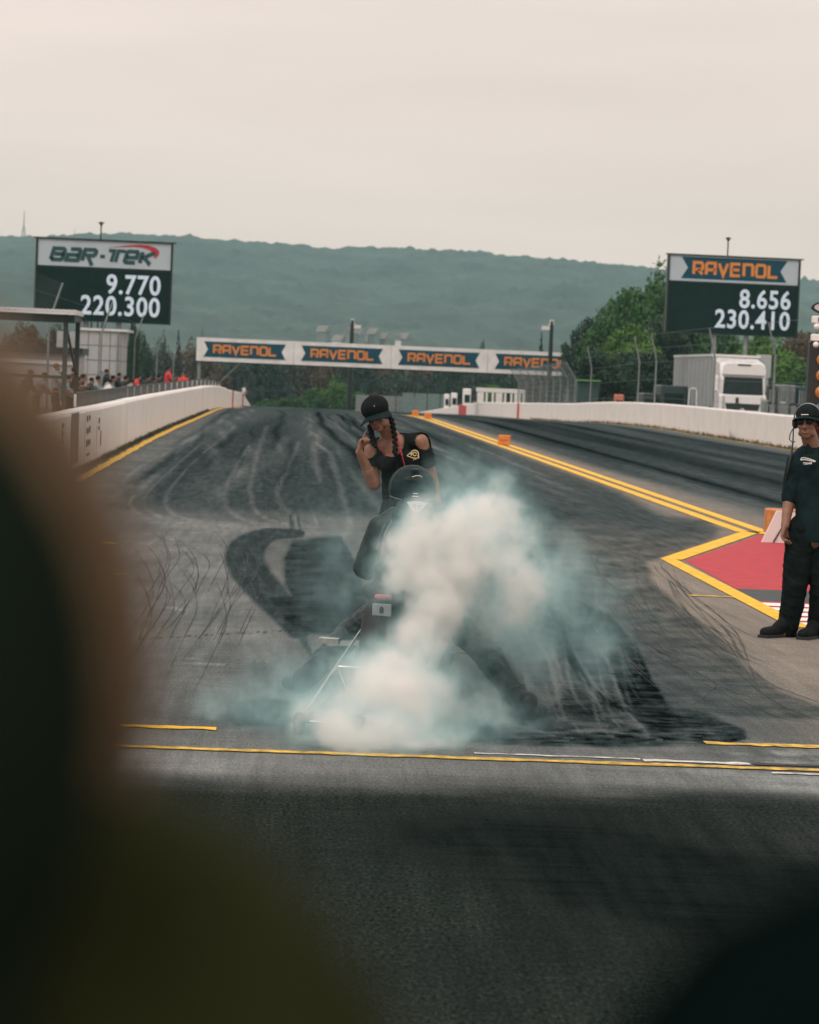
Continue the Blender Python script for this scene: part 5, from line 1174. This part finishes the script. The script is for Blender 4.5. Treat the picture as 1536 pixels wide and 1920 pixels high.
# ---- drag bike; local frame: origin at the rear tyre contact, +y is the heading
BY = 15.23; BX = .69; BYAW = -.24
BT = thing('drag_motorcycle', 'drag motorcycle with long wheelie bar doing a burnout inside white smoke', 'motorcycle', (BX, BY, 0), BYAW)
def bike():
    T = BT
    def wheel(y, r, w, name='wheel'):
        M = Tm(0,y,r) @ Matrix.Rotation(math.pi/2, 4, 'Y'); mb = MB(); mb.lathe([(r*.55,-w*.42),(r*.8,-w/2),(r*.96,-w*.42),(r,-w*.2),(r,w*.2),(r*.96,w*.42),(r*.8,w/2),(r*.55,w*.42)], 36, M); wh = mb.build(name, M_['rubber'], T, smooth=True)
        mb = MB(); mb.lathe([(.03,-w*.3),(r*.56,-w*.4),(r*.58,-w*.3),(r*.2,-.02),(r*.2,.02),(r*.58,w*.3),(r*.56,w*.4),(.03,w*.3)], 28, M); mb.build('rim', M_['dark_metal'], wh)
    wheel(0, .32, .26, 'rear_wheel'); wheel(1.75, .29, .10, 'front_wheel')
    mb = MB()
    for sx in (-1,1):
        mb.tube([(sx*.17,0,.32),(sx*.17,.5,.36),(sx*.14,.62,.45)], .022, 8); mb.tube([(sx*.14,.6,.4),(sx*.12,.9,.72),(sx*.05,1.35,.82)], .02, 8); mb.tube([(sx*.14,.6,.3),(sx*.12,1.2,.35),(sx*.06,1.35,.75)], .02, 8)
    mb.build('frame', M_['grey_metal'], T)
    mb = MB(); mb.box((0,.85,.42), (.36,.46,.34), bev=.04); mb.box((0,.92,.64), (.30,.28,.16), bev=.03); mb.build('engine', M_['grey_metal'], T)
    for sx in (-1,1): mb = MB(); mb.tube([(sx*.09,1.75,.29),(sx*.09,1.5,.72)], .026, 8); mb.build('fork', M_['chrome'], T)
    mb = MB(); cap(mb, (0,-.28,.70), .07, (0,.25,.66), .12); cap(mb, (0,-.35,.80), .045, (0,.15,.68), .11); ell(mb, (0,-.1,.66), (.14,.3,.09)); organic('tail_fairing', mb, M_['leather'], T, .012, 2)
    mb = MB(); cap(mb, (0,.35,.74), .13, (0,.95,.80), .17); organic('tank', mb, M_['dark_metal'], T, .015, 2)
    mb = MB(); ell(mb, (0,1.5,.70), (.20,.42,.30)); organic('fairing', mb, M_['dark_metal'], T, .015, 2)
    mb = MB(); mb.tube([(-.34,1.15,.80),(-.2,1.3,.84),(.2,1.3,.84),(.34,1.15,.80)], .016, 8); mb.build('handlebar', M_['black'], T)
    mb = MB(); mb.box((.03,-.43,.575), (.11,.012,.07), bev=.012); pl = mb.build('number_plate', M_['greyshirt'], T)
    text_mesh('8', .048, .002, .002, 'lettering', M_['black'], pl, Tm(.03,-.438,.558), align='CENTER'); mb = MB(); mb.box((.03,-.40,.645), (.10,.03,.03), bev=.01); mb.build('tail_light', mat('tail_lens', (.45,.12,.14), .4), T)
    # exhaust: pale silencer on the right hand side
    mb = MB(); mb.tube([(.2,.8,.30),(.28,.5,.26),(.30,.3,.28),(.31,.1,.40),(.315,-.03,.52)], .028, 10); mb.build('exhaust_pipe', M_['grey_metal'], T)
    mb = MB(); mb.tube([(.27,-.12,.23),(.33,-.08,.40)], .030, 12); mb.build('silencer', mat('silencer_pink', (.62,.5,.45), .4), T); mb = MB(); mb.tube([(.325,-.083,.385),(.335,-.078,.405)], .036, 12); mb.build('clamp', M_['black'], T)
    
    for sx in (-1,1): mb = MB(); mb.bar((sx*.16,.25,.32), (sx*.42,.22,.30), .03); mb.box((sx*.4,.2,.32), (.12,.08,.03)); mb.build('foot_peg', M_['chrome'], T)
    # wheelie bar
    W_ = None; mb = MB()
    for sx in (-1,1): mb.tube([(sx*.13,.1,.50),(sx*.155,-1.5,.09)], .0085, 8); mb.tube([(sx*.10,.1,.26),(sx*.155,-1.5,.075)], .007, 8)
    mb.tube([(-.155,-1.5,.07),(.155,-1.5,.07)], .010, 8); mb.tube([(-.14,-.75,.28),(.14,-.75,.28)], .007, 8); mb.tube([(-.14,-.75,.28),(.155,-1.5,.08)], .006, 6)
    wb = mb.build('wheelie_bar', M_['chrome'], T)
    for sx in (-1,1):
        M = Tm(sx*.165,-1.52,.058) @ Matrix.Rotation(math.pi/2, 4, 'Y'); mb = MB(); mb.lathe([(.015,-.02),(.05,-.02),(.058,-.012),(.058,.012),(.05,.02),(.015,.02)], 20, M); mb.build('wheel', M_['rubber'], wb)
        mb = MB(); mb.box((sx*.13,-1.46,.09), (.03,.12,.05)); mb.box((sx*.20,-1.5,.07), (.05,.03,.03)); mb.build('bracket', M_['grey_metal'], wb)
bike()

# ---- rider
def rider():
    d = 15.9; T = thing('person', 'rider in dark leathers and full-face helmet straddling the drag motorcycle', 'person', (at(773,1300,d).x, d, 0)); O = T.location
    def L(u, v, Y=15.9): return at(u, v, Y)-O
    HC = L(773, 921, 15.95)
    sl, sr = L(716,992), L(836,992); el, er = L(683,1064,15.95), L(884,1072,15.95); wl, wr_ = L(752,1088,16.45), L(842,1104,16.4)
    hip = (L(750,1130,15.5), L(812,1136,15.5)); kn = (L(658,1186,15.9), L(898,1206,15.25)); an = (L(566,1280,15.55), L(990,1335,14.75))
    sp = [L(775,985,15.9), L(778,1040,15.75), L(782,1110,15.5)]
    def bod(mb, e):
        cap(mb, sp[0], .15+e, sp[1], .155+e, .8); cap(mb, sp[1], .155+e, sp[2], .135+e, .85); cap(mb, sp[0]+Vector((0,.02,.06)), .10+e, sl, .070+e); cap(mb, sp[0]+Vector((0,.02,.06)), .10+e, sr, .070+e)
        for s_, el_, w_ in ((sl,el,wl),(sr,er,wr_)): cap(mb, s_, .074+e, el_, .056+e); cap(mb, el_, .056+e, w_, .038+e)
    mb = MB(); bod(mb, 0); cap(mb, L(775,962,15.95), .06, HC, .07); ell(mb, HC, (.08,.1,.11)); hand(mb, wl, (.3,.9,-.2), (0,-.2,-1), 1.1, (1.2,1.3,1.3,1.4)); hand(mb, wr_, (-.3,.9,-.2), (0,-.2,-1), 1.1, (1.2,1.3,1.3,1.4), thumb=-1)
    for h, k, a in zip(hip, kn, an): cap(mb, h, .10, k, .068); cap(mb, k, .068, a, .05)
    organic('body', mb, M_['leather'], T, .009, 2)
    mb = MB(); bod(mb, .014); ell(mb, L(776,966,15.83), (.125,.10,.12)); ell(mb, L(778,1000,15.74), (.10,.07,.16)); jk = organic('jacket', mb, M_['leather'], T, .0065, 2, .011, 13, None, 3, (1,1,.7))
    mb = MB()
    for h, k, a in zip(hip, kn, an): cap(mb, h, .118, k, .084); cap(mb, k, .086, a, .06); ell(mb, k, (.088,.088,.09))
    cap(mb, hip[0], .13, hip[1], .13); organic('trousers', mb, M_['leather'], T, .007, 2, .016, 12, None, 8)
    for a, t in zip(an, (L(540,1290,15.6), L(1018,1356,14.72))):
        mb = MB(); cap(mb, a, .062, Vector((a.x+.0, a.y, .10)), .055); cap(mb, Vector((a.x, a.y, .06)), .052, Vector((t.x, t.y+.10, .045)), .04); organic('boot', mb, M_['leather'], T, .007, 2)
    # seams on the back and trouser edge
    mb = MB()
    def on(u, v, Y): return L(u, v, Y)
    for pts in ([(722,982,15.80),(712,1005,15.80),(706,1030,15.82)], [(735,975,15.75),(722,1000,15.74),(716,1040,15.7)]): mb.tube([on(*p) for p in pts], .003, 5)
    mb.build('seam', M_['grey_metal'], jk)
    mb = MB(); C = L(782,950,15.695)
    M = Matrix.Translation(C) @ Matrix.Rotation(.12, 4, 'X')
    mb.prism([(-.060,.022),(-.035,.020),(0,-.045),(0,-.034+.0)], .008, M)
    mb = MB(); pts_o = [(-.062,.024),(-.035,.030),(0,.032),(.035,.030),(.062,.024),(0,-.055)]; pts_i = [(-.024,.008),(.024,.008),(0,-.024)]
    # outline with a notch cut out: built as three arms
    mb.prism([(-.062,.024),(0,.033),(0,.012),(-.028,.010)], .008, M); mb.prism([(.062,.024),(.028,.010),(0,.012),(0,.033)], .008, M)
    mb.prism([(-.062,.024),(-.028,.010),(-.006,-.022),(0,-.055)], .008, M); mb.prism([(.062,.024),(0,-.055),(.006,-.022),(.028,.010)], .008, M); mb.prism([(-.005,.014),(.005,.014),(.004,-.03),(-.004,-.03)], .008, M)
    mb.build('back_emblem', M_['white'], jk)
    mb = MB(); C = L(866,1066,15.62); mb.prism([(-.02,.03),(.0,.01),(.012,-.03),(-.01,-.012)], .006, Matrix.Translation(C)); mb.build('sleeve_emblem', M_['white'], jk)
    # helmet
    hm = mat('helmet_shell', (.010,.022,.024), .5, var=.3, scale=5, coat=.0, spec=.08)
    mb = MB(); ell(mb, HC+Vector((0,0,.01)), (.147,.168,.150)); ell(mb, HC+Vector((0,.03,-.055)), (.136,.15,.102)); ell(mb, HC+Vector((0,-.03,-.06)), (.128,.128,.078)); ell(mb, HC+Vector((0,-.10,.055)), (.085,.06,.055)); he = organic('helmet', mb, hm, T, .006, 4)
    mb = MB(); mb.prism([(-.055,-.004),(-.03,.009),(.035,.013),(.05,.004),(.03,-.012),(-.03,-.012)], .03, Tm(*(HC+Vector((.0,-.188,.085))))); mb.build('vent_slot', M_['black'], he)
    mb = MB(); mb.tube([HC+Vector((-.012,-.192,.092)), HC+Vector((.01,-.194,.101)), HC+Vector((.035,-.192,.100)), HC+Vector((.045,-.190,.092))], .0035, 6); mb.build('vent_glint', M_['chrome'], he)  # bright sliver modelled in for the highlight along the slot
    mb = MB(); mb.box(HC+Vector((.01,-.128,.136)), (.045,.05,.008)); mb.build('top_vent', M_['black'], he)
    mb = MB(); mb.box(HC+Vector((.012,-.174,-.005)), (.030,.006,.005)); mb.box(HC+Vector((.012,-.174,-.022)), (.038,.006,.006)); mb.build('sticker', M_['white'], he)
    mb = MB(); mb.tube([HC+Vector((.145*math.sin(t), -.158*math.cos(t)-.006, -.04-.012*math.cos(t*2))) for t in np.linspace(-1.2, 1.2, 13)], .0025, 5); mb.build('trim_line', M_['grey_metal'], he)
rider()

# ---- spectators along the near wall
def spectator(pose, voxel=.018):
    T = thing('person', 'x', 'person', (0,0,0)); mb = MB(); lean = {'stand':.05,'lean':.42,'crouch':.62}[pose]; hz_ = {'stand':.95,'lean':.9,'crouch':.62}[pose]
    hip = Vector((0,0,hz_)); dr = Vector((math.sin(lean),-.1,math.cos(lean))); ch = hip+dr*.42; nb = hip+dr*.55; hc = nb+Vector((dr.x*.7,-.03,1)).normalized()*.16
    head(mb, hc, euler(.15,0,1.2), 1.0); cap(mb, nb, .06, hc, .06)
    def tor(mb, e): cap(mb, hip, .13+e, ch, .15+e, .8); cap(mb, ch, .13+e, nb, .08+e, .8)
    tor(mb, 0); S = [ch+Vector((0,sy*.19,.04)) for sy in (-1,1)]
    E = [S[0]+Vector((.10+lean*.3,-.02,-.24)), S[1]+Vector((.08+lean*.2,.02,-.26))]; Wr = [E[0]+Vector((.22,.03,.02 if pose != 'stand' else .12)), E[1]+Vector((.20,-.02,-.06))]
    for s_, e, w in zip(S, E, Wr): cap(mb, s_, .055, e, .042); cap(mb, e, .042, w, .03); cap(mb, w, .035, w+Vector((.07,0,-.01)), .028)
    for sy in (-1,1):
        k = Vector((.10 if pose == 'crouch' else .03, sy*.11, hz_*.52)); a = Vector((0, sy*.12, .07)); cap(mb, hip+Vector((0,sy*.09,0)), .09, k, .06); cap(mb, k, .06, a, .045); cap(mb, a, .045, a+Vector((.13,0,-.02)), .04)
    organic('body', mb, M_['skin2'], T, voxel, 1)
    mb = MB(); tor(mb, .02)
    for s_, e in zip(S, E): cap(mb, s_, .072, s_.lerp(e,.75), .062); cap(mb, ch, .11, s_, .07)
    organic('shirt', mb, M_['darkshirt'], T, voxel, 1, .01, 9)
    mb = MB()
    for sy in (-1,1):
        k = Vector((.10 if pose == 'crouch' else .03, sy*.11, hz_*.52)); cap(mb, hip+Vector((0,sy*.09,0)), .11, k, .08); cap(mb, k, .08, Vector((0,sy*.12,.12)), .06)
    organic('trousers', mb, M_['trousers'], T, voxel, 1)
    mb = MB(); ell(mb, hc+Vector((-.02,.0,.05)), (.098,.088,.085)); organic('hair', mb, M_['hair'], T, voxel*.8, 1); return T
PR = {k: spectator(k) for k in ('stand','lean','crouch')}; used = set()
crowd = [ # u of head, v of head top, distance, pose, turn, shirt, hair, label
 (316,689,122,'stand',.3,'redshirt','hair','person in red shirt standing tallest at the wall rail'),
 (346,698,118,'stand',-1.6,'redshirt','hair','person in red shirt seen from the back holding a dark bag'),
 (262,704,108,'crouch',.1,'redshirt','hair','person in red shirt bending over the rail'),
 (415,716,205,'lean',.2,'redshirt','hair','person in red shirt far down the wall'),
 (393,717,190,'lean',.2,'darkshirt','brownhair','brown-haired person in dark clothes before the far red shirt'),
 (458,723,262,'stand',0,'whiteshirt','hair','person in white shirt on the white wall end'),
 (300,704,119,'crouch',.2,'darkshirt','hair','dark-clothed person beside the tallest red shirt'),
 (281,705,114,'crouch',.0,'darkshirt','hair','dark-clothed person with round black head near the bending red shirt'),
 (238,707,103,'crouch',.2,'darkshirt','hair','black-haired person crouched before the bending red shirt'),
 (215,706,98,'crouch',.1,'greyshirt','hair','person in pale grey shirt leaning on the rail'),
 (186,707,92,'crouch',.3,'greyshirt','hair','person in grey shirt with arms folded over the rail'),
 (200,694,104,'stand',.3,'darkshirt','hair','person in black standing against the cabin'),
 (160,704,86,'crouch',.0,'darkshirt','hair','dark-clothed person crouched near the shelter post'),
 (140,690,82,'lean',.4,'darkshirt','hair','person in dark shirt and cap leaning with one arm out'),
 (120,699,79,'lean',.0,'blueshirt','hair','person in light blue shirt near the shelter post'),
 (106,684,78,'stand',.2,'greyshirt','brownhair','tall person in grey shirt at the shelter'),
 (85,700,74,'lean',.3,'greyshirt','hair','person in grey leaning out under the shelter'),
 (60,695,72,'lean',.1,'darkshirt','brownhair','brown-haired person in dark shirt in the shelter'),
 (174,709,90,'lean',.2,'darkshirt','hair','dark-clothed person tucked behind the grey shirt with folded arms'),
 (150,709,84,'crouch',.1,'darkshirt','hair','person in black bending low beside the shelter post'),
 (226,700,102,'lean',.1,'darkshirt','hair','black-clothed person leaning between the pale grey and red shirts'),
 (250,713,106,'crouch',.4,'greyshirt','hair','person in grey crouched against the bending red shirt'),
 (291,709,117,'lean',.2,'darkshirt','hair','person in dark jacket half hidden behind the tallest red shirt'),
 (331,709,122,'crouch',.0,'darkshirt','hair','dark-clothed person crouched between two red shirts'),
 (130,706,80,'crouch',.3,'blueshirt','hair','person in blue bending low near the shelter post'),
 (208,712,96,'lean',.5,'whiteshirt','hair','person in white shirt turned away near the pale grey shirt'),
 (366,711,150,'lean',.2,'darkshirt','hair','dark-clothed person past the red shirt with a bag')]
for u, v, d, pose, rz, sh, hr, lb in crowd:
    p = at(u, v, d); dx = {'stand':.03,'lean':.3,'crouch':.42}[pose]; hh = {'stand':1.74,'lean':1.66,'crouch':1.30}[pose]; g = gz(d)
    want = p.z-g; s = float(np.clip(want/hh, .9, 1.15)); loc = (p.x-dx*math.cos(rz)*s, d, p.z-hh*s)
    rec = dict(shirt=M_[sh], hair=M_[hr])
    o = dup(PR[pose], loc, rz, lb, 'spectators along the wall', rec); o.scale = (s, s, s)
for k, o in PR.items():
    for ch in list(o.children): bpy.data.objects.remove(ch)
    bpy.data.objects.remove(o)
# low standing ledge the spectators use
mb = MB(); mb.box((-5.6, 105, .06), (2.2, 100, .3)); o = mb.build('kerb_ledge', M_['grey_metal']); o['kind'] = 'structure'

# ---- two people right beside the photographer, out of focus
def near_person(u, v, Y, hr, label, shirt, hairm, rz, hood=None, shoulder=None):
    H = at(u, v, Y); zf = .24; T = thing('person', label, 'person', (H.x, Y, zf)); O = T.location; H = H-O
    mb = MB(); head(mb, H+Vector((0,.01,-.03)), euler(0,0,rz), 1.0)
    nk = H+Vector((0,.01,-.20)); cap(mb, nk, .06, H+Vector((0,0,-.05)), .07)
    cx = -.10 if u < 700 else .04; S1 = nk+Vector((-.17+cx*.3,0,-.06)); S2 = nk+Vector((.17+cx*.3,0,-.06)); hz_ = .93*H.z/1.62
    def tor(mb, e):
        cap(mb, (0,0,hz_), .15+e, nk+Vector((0,0,-.18)), .15+e, .75); cap(mb, S1, .07+e, S2, .07+e, .9); cap(mb, nk+Vector((0,0,-.08)), .07+e, nk, .06+e*.6)
        for sx, S in ((-1,S1),(1,S2)): cap(mb, S, .062+e, S+Vector((sx*.06,-.02,-.30)), .05+e); cap(mb, S+Vector((sx*.06,-.02,-.30)), .05+e, S+Vector((sx*.03,.12,-.52)), .038+e)
    tor(mb, 0)
    for sx, S in ((-1,S1),(1,S2)): cap(mb, S+Vector((sx*.03,.12,-.52)), .038, S+Vector((sx*.02,.2,-.60)), .035)
    for sx in (-1,1): cap(mb, (sx*.1,0,hz_), .1, (sx*.11,.02,hz_*.53), .065); cap(mb, (sx*.11,.02,hz_*.53), .065, (sx*.12,0,.08), .045); cap(mb, (sx*.12,0,.06), .045, (sx*.13,.14,.04), .04)
    organic('body', mb, M_['skin2'], T, .012, 2)
    mb = MB(); tor(mb, .02)
    if shoulder: q = at(*shoulder[:3])-O; ell(mb, q, (shoulder[3],)*3); cap(mb, q, shoulder[3]*.98, nk+Vector((-.02,0,-.16)), .13)
    organic('jacket', mb, shirt, T, .011, 2, .012, 8)
    mb = MB()
    for sx in (-1,1): cap(mb, (sx*.1,0,hz_), .12, (sx*.11,.02,hz_*.53), .085); cap(mb, (sx*.11,.02,hz_*.53), .085, (sx*.12,0,.12), .07)
    organic('trousers', mb, M_['trousers'], T, .016, 1)
    mb = MB(); ell(mb, H, (hr, hr, hr*1.02))
    if hood: cap(mb, H+Vector((0,0,-.02)), hr*.96, H+Vector((.012,0,-.11)), hr*.80)
    organic('hair', mb, hairm, T, .008, 2, .006, 22)
    if hood: mb = MB(); q = at(*hood[:3])-O; ell(mb, q, (hood[3],.05,hood[3]*1.05)); cap(mb, q, hood[3]*.8, nk+Vector((0,-.08,-.05)), .08); organic('hood', mb, M_['hoodcloth'], T, .008, 2)
near_person(-600, 1300, .50, .0915, 'blurred person with brown hair around a dark hood, close to the lens', M_['oliveshirt'], M_['brownhair'], .3, (-560,1330,.41,.065), (60,2150,.48,.070))
near_person(1950, 2670, .52, .117, 'blurred dark head of a person low in the corner close to the lens', M_['darkcloth'], M_['darkcloth'], -.4)
mb = MB(); mb.box((0,-.6,.12), (6,3.4,.24)); o = mb.build('viewing_step', M_['grey_metal']); o['kind'] = 'structure'
# ---------------------------------------------------------------- burnout smoke: one cloud of varying density
def smoke():
    # centre (photo point, distance), radius in photo px, strength, vertical squash
    S = [(740,1040,14.9,55,.6,1),(790,1020,14.8,70,1.1,1),(860,1010,14.7,95,1.3,1),(930,1020,14.7,90,1.0,1),(900,950,14.9,70,.5,1),(935,915,15.1,70,.30,1),(870,890,15.4,65,.22,1),(850,930,15.5,50,.2,1),(985,980,14.8,60,.4,1),
      (740,1075,14.7,65,1.0,1),(800,1080,14.6,90,1.5,1),(850,1090,14.6,80,1.1,1),(800,1145,14.6,65,1.3,1.1),(790,1200,14.5,75,1.3,1.1),(965,1090,14.7,90,.65,1),(1010,1140,14.8,85,.34,1),(935,1150,14.8,80,.34,1),
      (700,1262,14.4,75,1.0,1),(760,1265,14.3,90,1.3,1),(680,1310,14.0,105,1.1,1),(760,1335,14.0,105,1.0,1),(625,1345,13.5,95,.6,.7),(690,1385,13.5,110,.8,.6),(770,1395,13.5,105,.5,.55),
      (560,1335,14.0,120,.35,.6),(470,1335,14.1,100,.20,.5),(410,1345,14.2,80,.12,.4),(840,1290,14.4,100,.36,1),(890,1340,14.2,100,.30,.7),(960,1370,14.3,95,.25,.5),(880,1200,14.9,95,.24,1),(970,1230,15.1,100,.20,1),(1060,1180,15.4,110,.18,1),(1100,1120,15.6,90,.14,1),(1120,1210,15.6,90,.12,1),
      (1040,1040,15.0,75,.28,1),(620,1200,15.6,90,.10,1),(700,1095,15.6,60,.14,.8),(630,1100,16.2,80,.14,1),(670,950,17.2,80,.05,1.5),(620,1040,17.0,100,.05,1.3),(760,1440,13.3,140,.16,.22),(660,1440,13.3,140,.16,.22),(860,1435,13.4,130,.12,.22),(860,1410,13.8,110,.25,.4),(540,1280,15.3,100,.18,.8),
      (575,1350,13.35,90,.34,.6),(640,1375,13.3,90,.4,.5),(770,1150,14.5,40,.45,1),(800,960,15.2,70,.10,1),(760,1000,15.3,60,.14,1)]
    me = bpy.data.meshes.new('tyre_smoke'); lo, hi = Vector((-.85,12.9,.0)), Vector((2.6,17.6,1.9))
    mb = MB(); mb.box((lo+hi)/2, (hi-lo)); me.from_pydata(mb.v, [], mb.f); o = link('tyre_smoke', me); tag(o, 'white and teal tyre smoke billowing over the drag motorcycle', 'smoke', kind='stuff')
    ng = bpy.data.node_groups.new('smoke_field', 'GeometryNodeTree'); ng.interface.new_socket('Geometry', in_out='INPUT', socket_type='NodeSocketGeometry'); ng.interface.new_socket('Geometry', in_out='OUTPUT', socket_type='NodeSocketGeometry')
    N = ng.nodes.new; Lk = ng.links.new; go = N('NodeGroupOutput'); vc = N('GeometryNodeVolumeCube')
    vc.inputs['Min'].default_value = lo; vc.inputs['Max'].default_value = hi
    for k, nm in enumerate(('X','Y','Z')): vc.inputs['Resolution '+nm].default_value = int((hi[k]-lo[k])/(.022 if k != 1 else .04))
    pos = N('GeometryNodeInputPosition').outputs[0]
    def vm(op, a, b=None, s=None):
        n = N('ShaderNodeVectorMath'); n.operation = op
        for k, w in enumerate((a, b)):
            if w is None: continue
            if isinstance(w, (tuple, Vector)): n.inputs[k].default_value = w
            else: Lk(w, n.inputs[k])
        if s is not None: n.inputs['Scale'].default_value = s
        return n.outputs['Value'] if op in ('LENGTH','DISTANCE') else n.outputs[0]
    def mm(op, a, b=None, clamp=False):
        n = N('ShaderNodeMath'); n.operation = op; n.use_clamp = clamp
        for k, w in enumerate((a, b)):
            if w is None: continue
            if isinstance(w, (int, float)): n.inputs[k].default_value = w
            else: Lk(w, n.inputs[k])
        return n.outputs[0]
    def noise(scale, det, vec, col=False, rough=.55):
        n = N('ShaderNodeTexNoise'); n.inputs['Scale'].default_value = scale; n.inputs['Detail'].default_value = det; n.inputs['Roughness'].default_value = rough; Lk(vec, n.inputs['Vector']); return n.outputs['Color' if col else 0]
    w1 = vm('SCALE', vm('SUBTRACT', noise(2.2, 4, pos, True), (.5,.5,.5)), s=.46); w2 = vm('SCALE', vm('SUBTRACT', noise(7, 5, pos, True), (.5,.5,.5)), s=.26)
    q = vm('ADD', vm('ADD', pos, w1), w2); tot = None
    for u, v, Y, r, st, sq in S:
        c = at(u, v, Y); R = r*Y/FPX*1.5; c.z = max(c.z, .04)
        e = vm('MULTIPLY', vm('SUBTRACT', q, c), (1/R, 1/(R*1.1), 1/(R*sq))); f = mm('SUBTRACT', 1.0, vm('LENGTH', e), clamp=True); f = mm('MULTIPLY', mm('POWER', f, 2.6), st*2.2); tot = f if tot is None else mm('ADD', tot, f)
    fb = noise(5.0, 8, vm('MULTIPLY', q, (1.0, .8, .62)), rough=.66); ed = mm('MULTIPLY', mm('SUBTRACT', fb, .43), 6.5); ed = mm('ADD', ed, mm('MULTIPLY', tot, .42)); ed = mm('MINIMUM', mm('MAXIMUM', ed, .10), 1.7)
    den = mm('MULTIPLY', tot, ed); den = mm('MINIMUM', den, 3.0)
    # fade to nothing at the sides of the grid
    sp = N('ShaderNodeSeparateXYZ'); Lk(pos, sp.inputs[0])
    for k in range(2):
        for s_, b0 in ((1, lo[k]), (-1, hi[k])): den = mm('MULTIPLY', den, mm('MULTIPLY', mm('MULTIPLY', mm('SUBTRACT', sp.outputs[k], b0), s_), 5.0, clamp=True))
    Lk(den, vc.inputs['Density']); sm = N('GeometryNodeSetMaterial'); Lk(vc.outputs[0], sm.inputs[0])
    m = bpy.data.materials.new('smoke_volume'); m.use_nodes = True; n = m.node_tree; n.nodes.clear(); v = n.nodes.new('ShaderNodeVolumePrincipled'); vi = n.nodes.new('ShaderNodeVolumeInfo'); rp = n.nodes.new('ShaderNodeValToRGB'); n.links.new(vi.outputs['Density'], rp.inputs[0]); n.links.new(rp.outputs[0], v.inputs['Color']); rp.color_ramp.elements[0].color = SMOKE_T; rp.color_ramp.elements[0].position = .02; rp.color_ramp.elements[1].color = SMOKE_C; rp.color_ramp.elements[1].position = .6; v.inputs['Density'].default_value = SMOKE_D
    v.inputs['Anisotropy'].default_value = .15; ou = n.nodes.new('ShaderNodeOutputMaterial'); n.links.new(v.outputs[0], ou.inputs['Volume']); me.materials.append(m); sm.inputs['Material'].default_value = m
    Lk(sm.outputs[0], go.inputs[0]); md = o.modifiers.new('smoke', 'NODES'); md.node_group = ng
# (density per unit of field, colour of the drops)
SMOKE_D = 8.0; SMOKE_C = (1.0,.972,.955,1); SMOKE_T = (.52,.84,.86,1)   # fine thin smoke scatters blue-green, the dense core white
smoke()
# ---------------------------------------------------------------- air

def haze():
    mb = MB(); mb.box((150, 1405, (185-9)/2), (2700, 2950, 194)); m = bpy.data.materials.new('haze_air'); m.use_nodes = True; n = m.node_tree; n.nodes.clear()
    v = n.nodes.new('ShaderNodeVolumePrincipled'); v.inputs['Color'].default_value = (.38,.64,.70,1); v.inputs['Density'].default_value = HAZE_D; v.inputs['Anisotropy'].default_value = 0.0
    ou = n.nodes.new('ShaderNodeOutputMaterial'); n.links.new(v.outputs[0], ou.inputs['Volume']); o = mb.build('haze', m); o['kind'] = 'stuff'
    tag(o, 'thin teal haze fading the hill and far trees')
HAZE_D = .00020
haze()
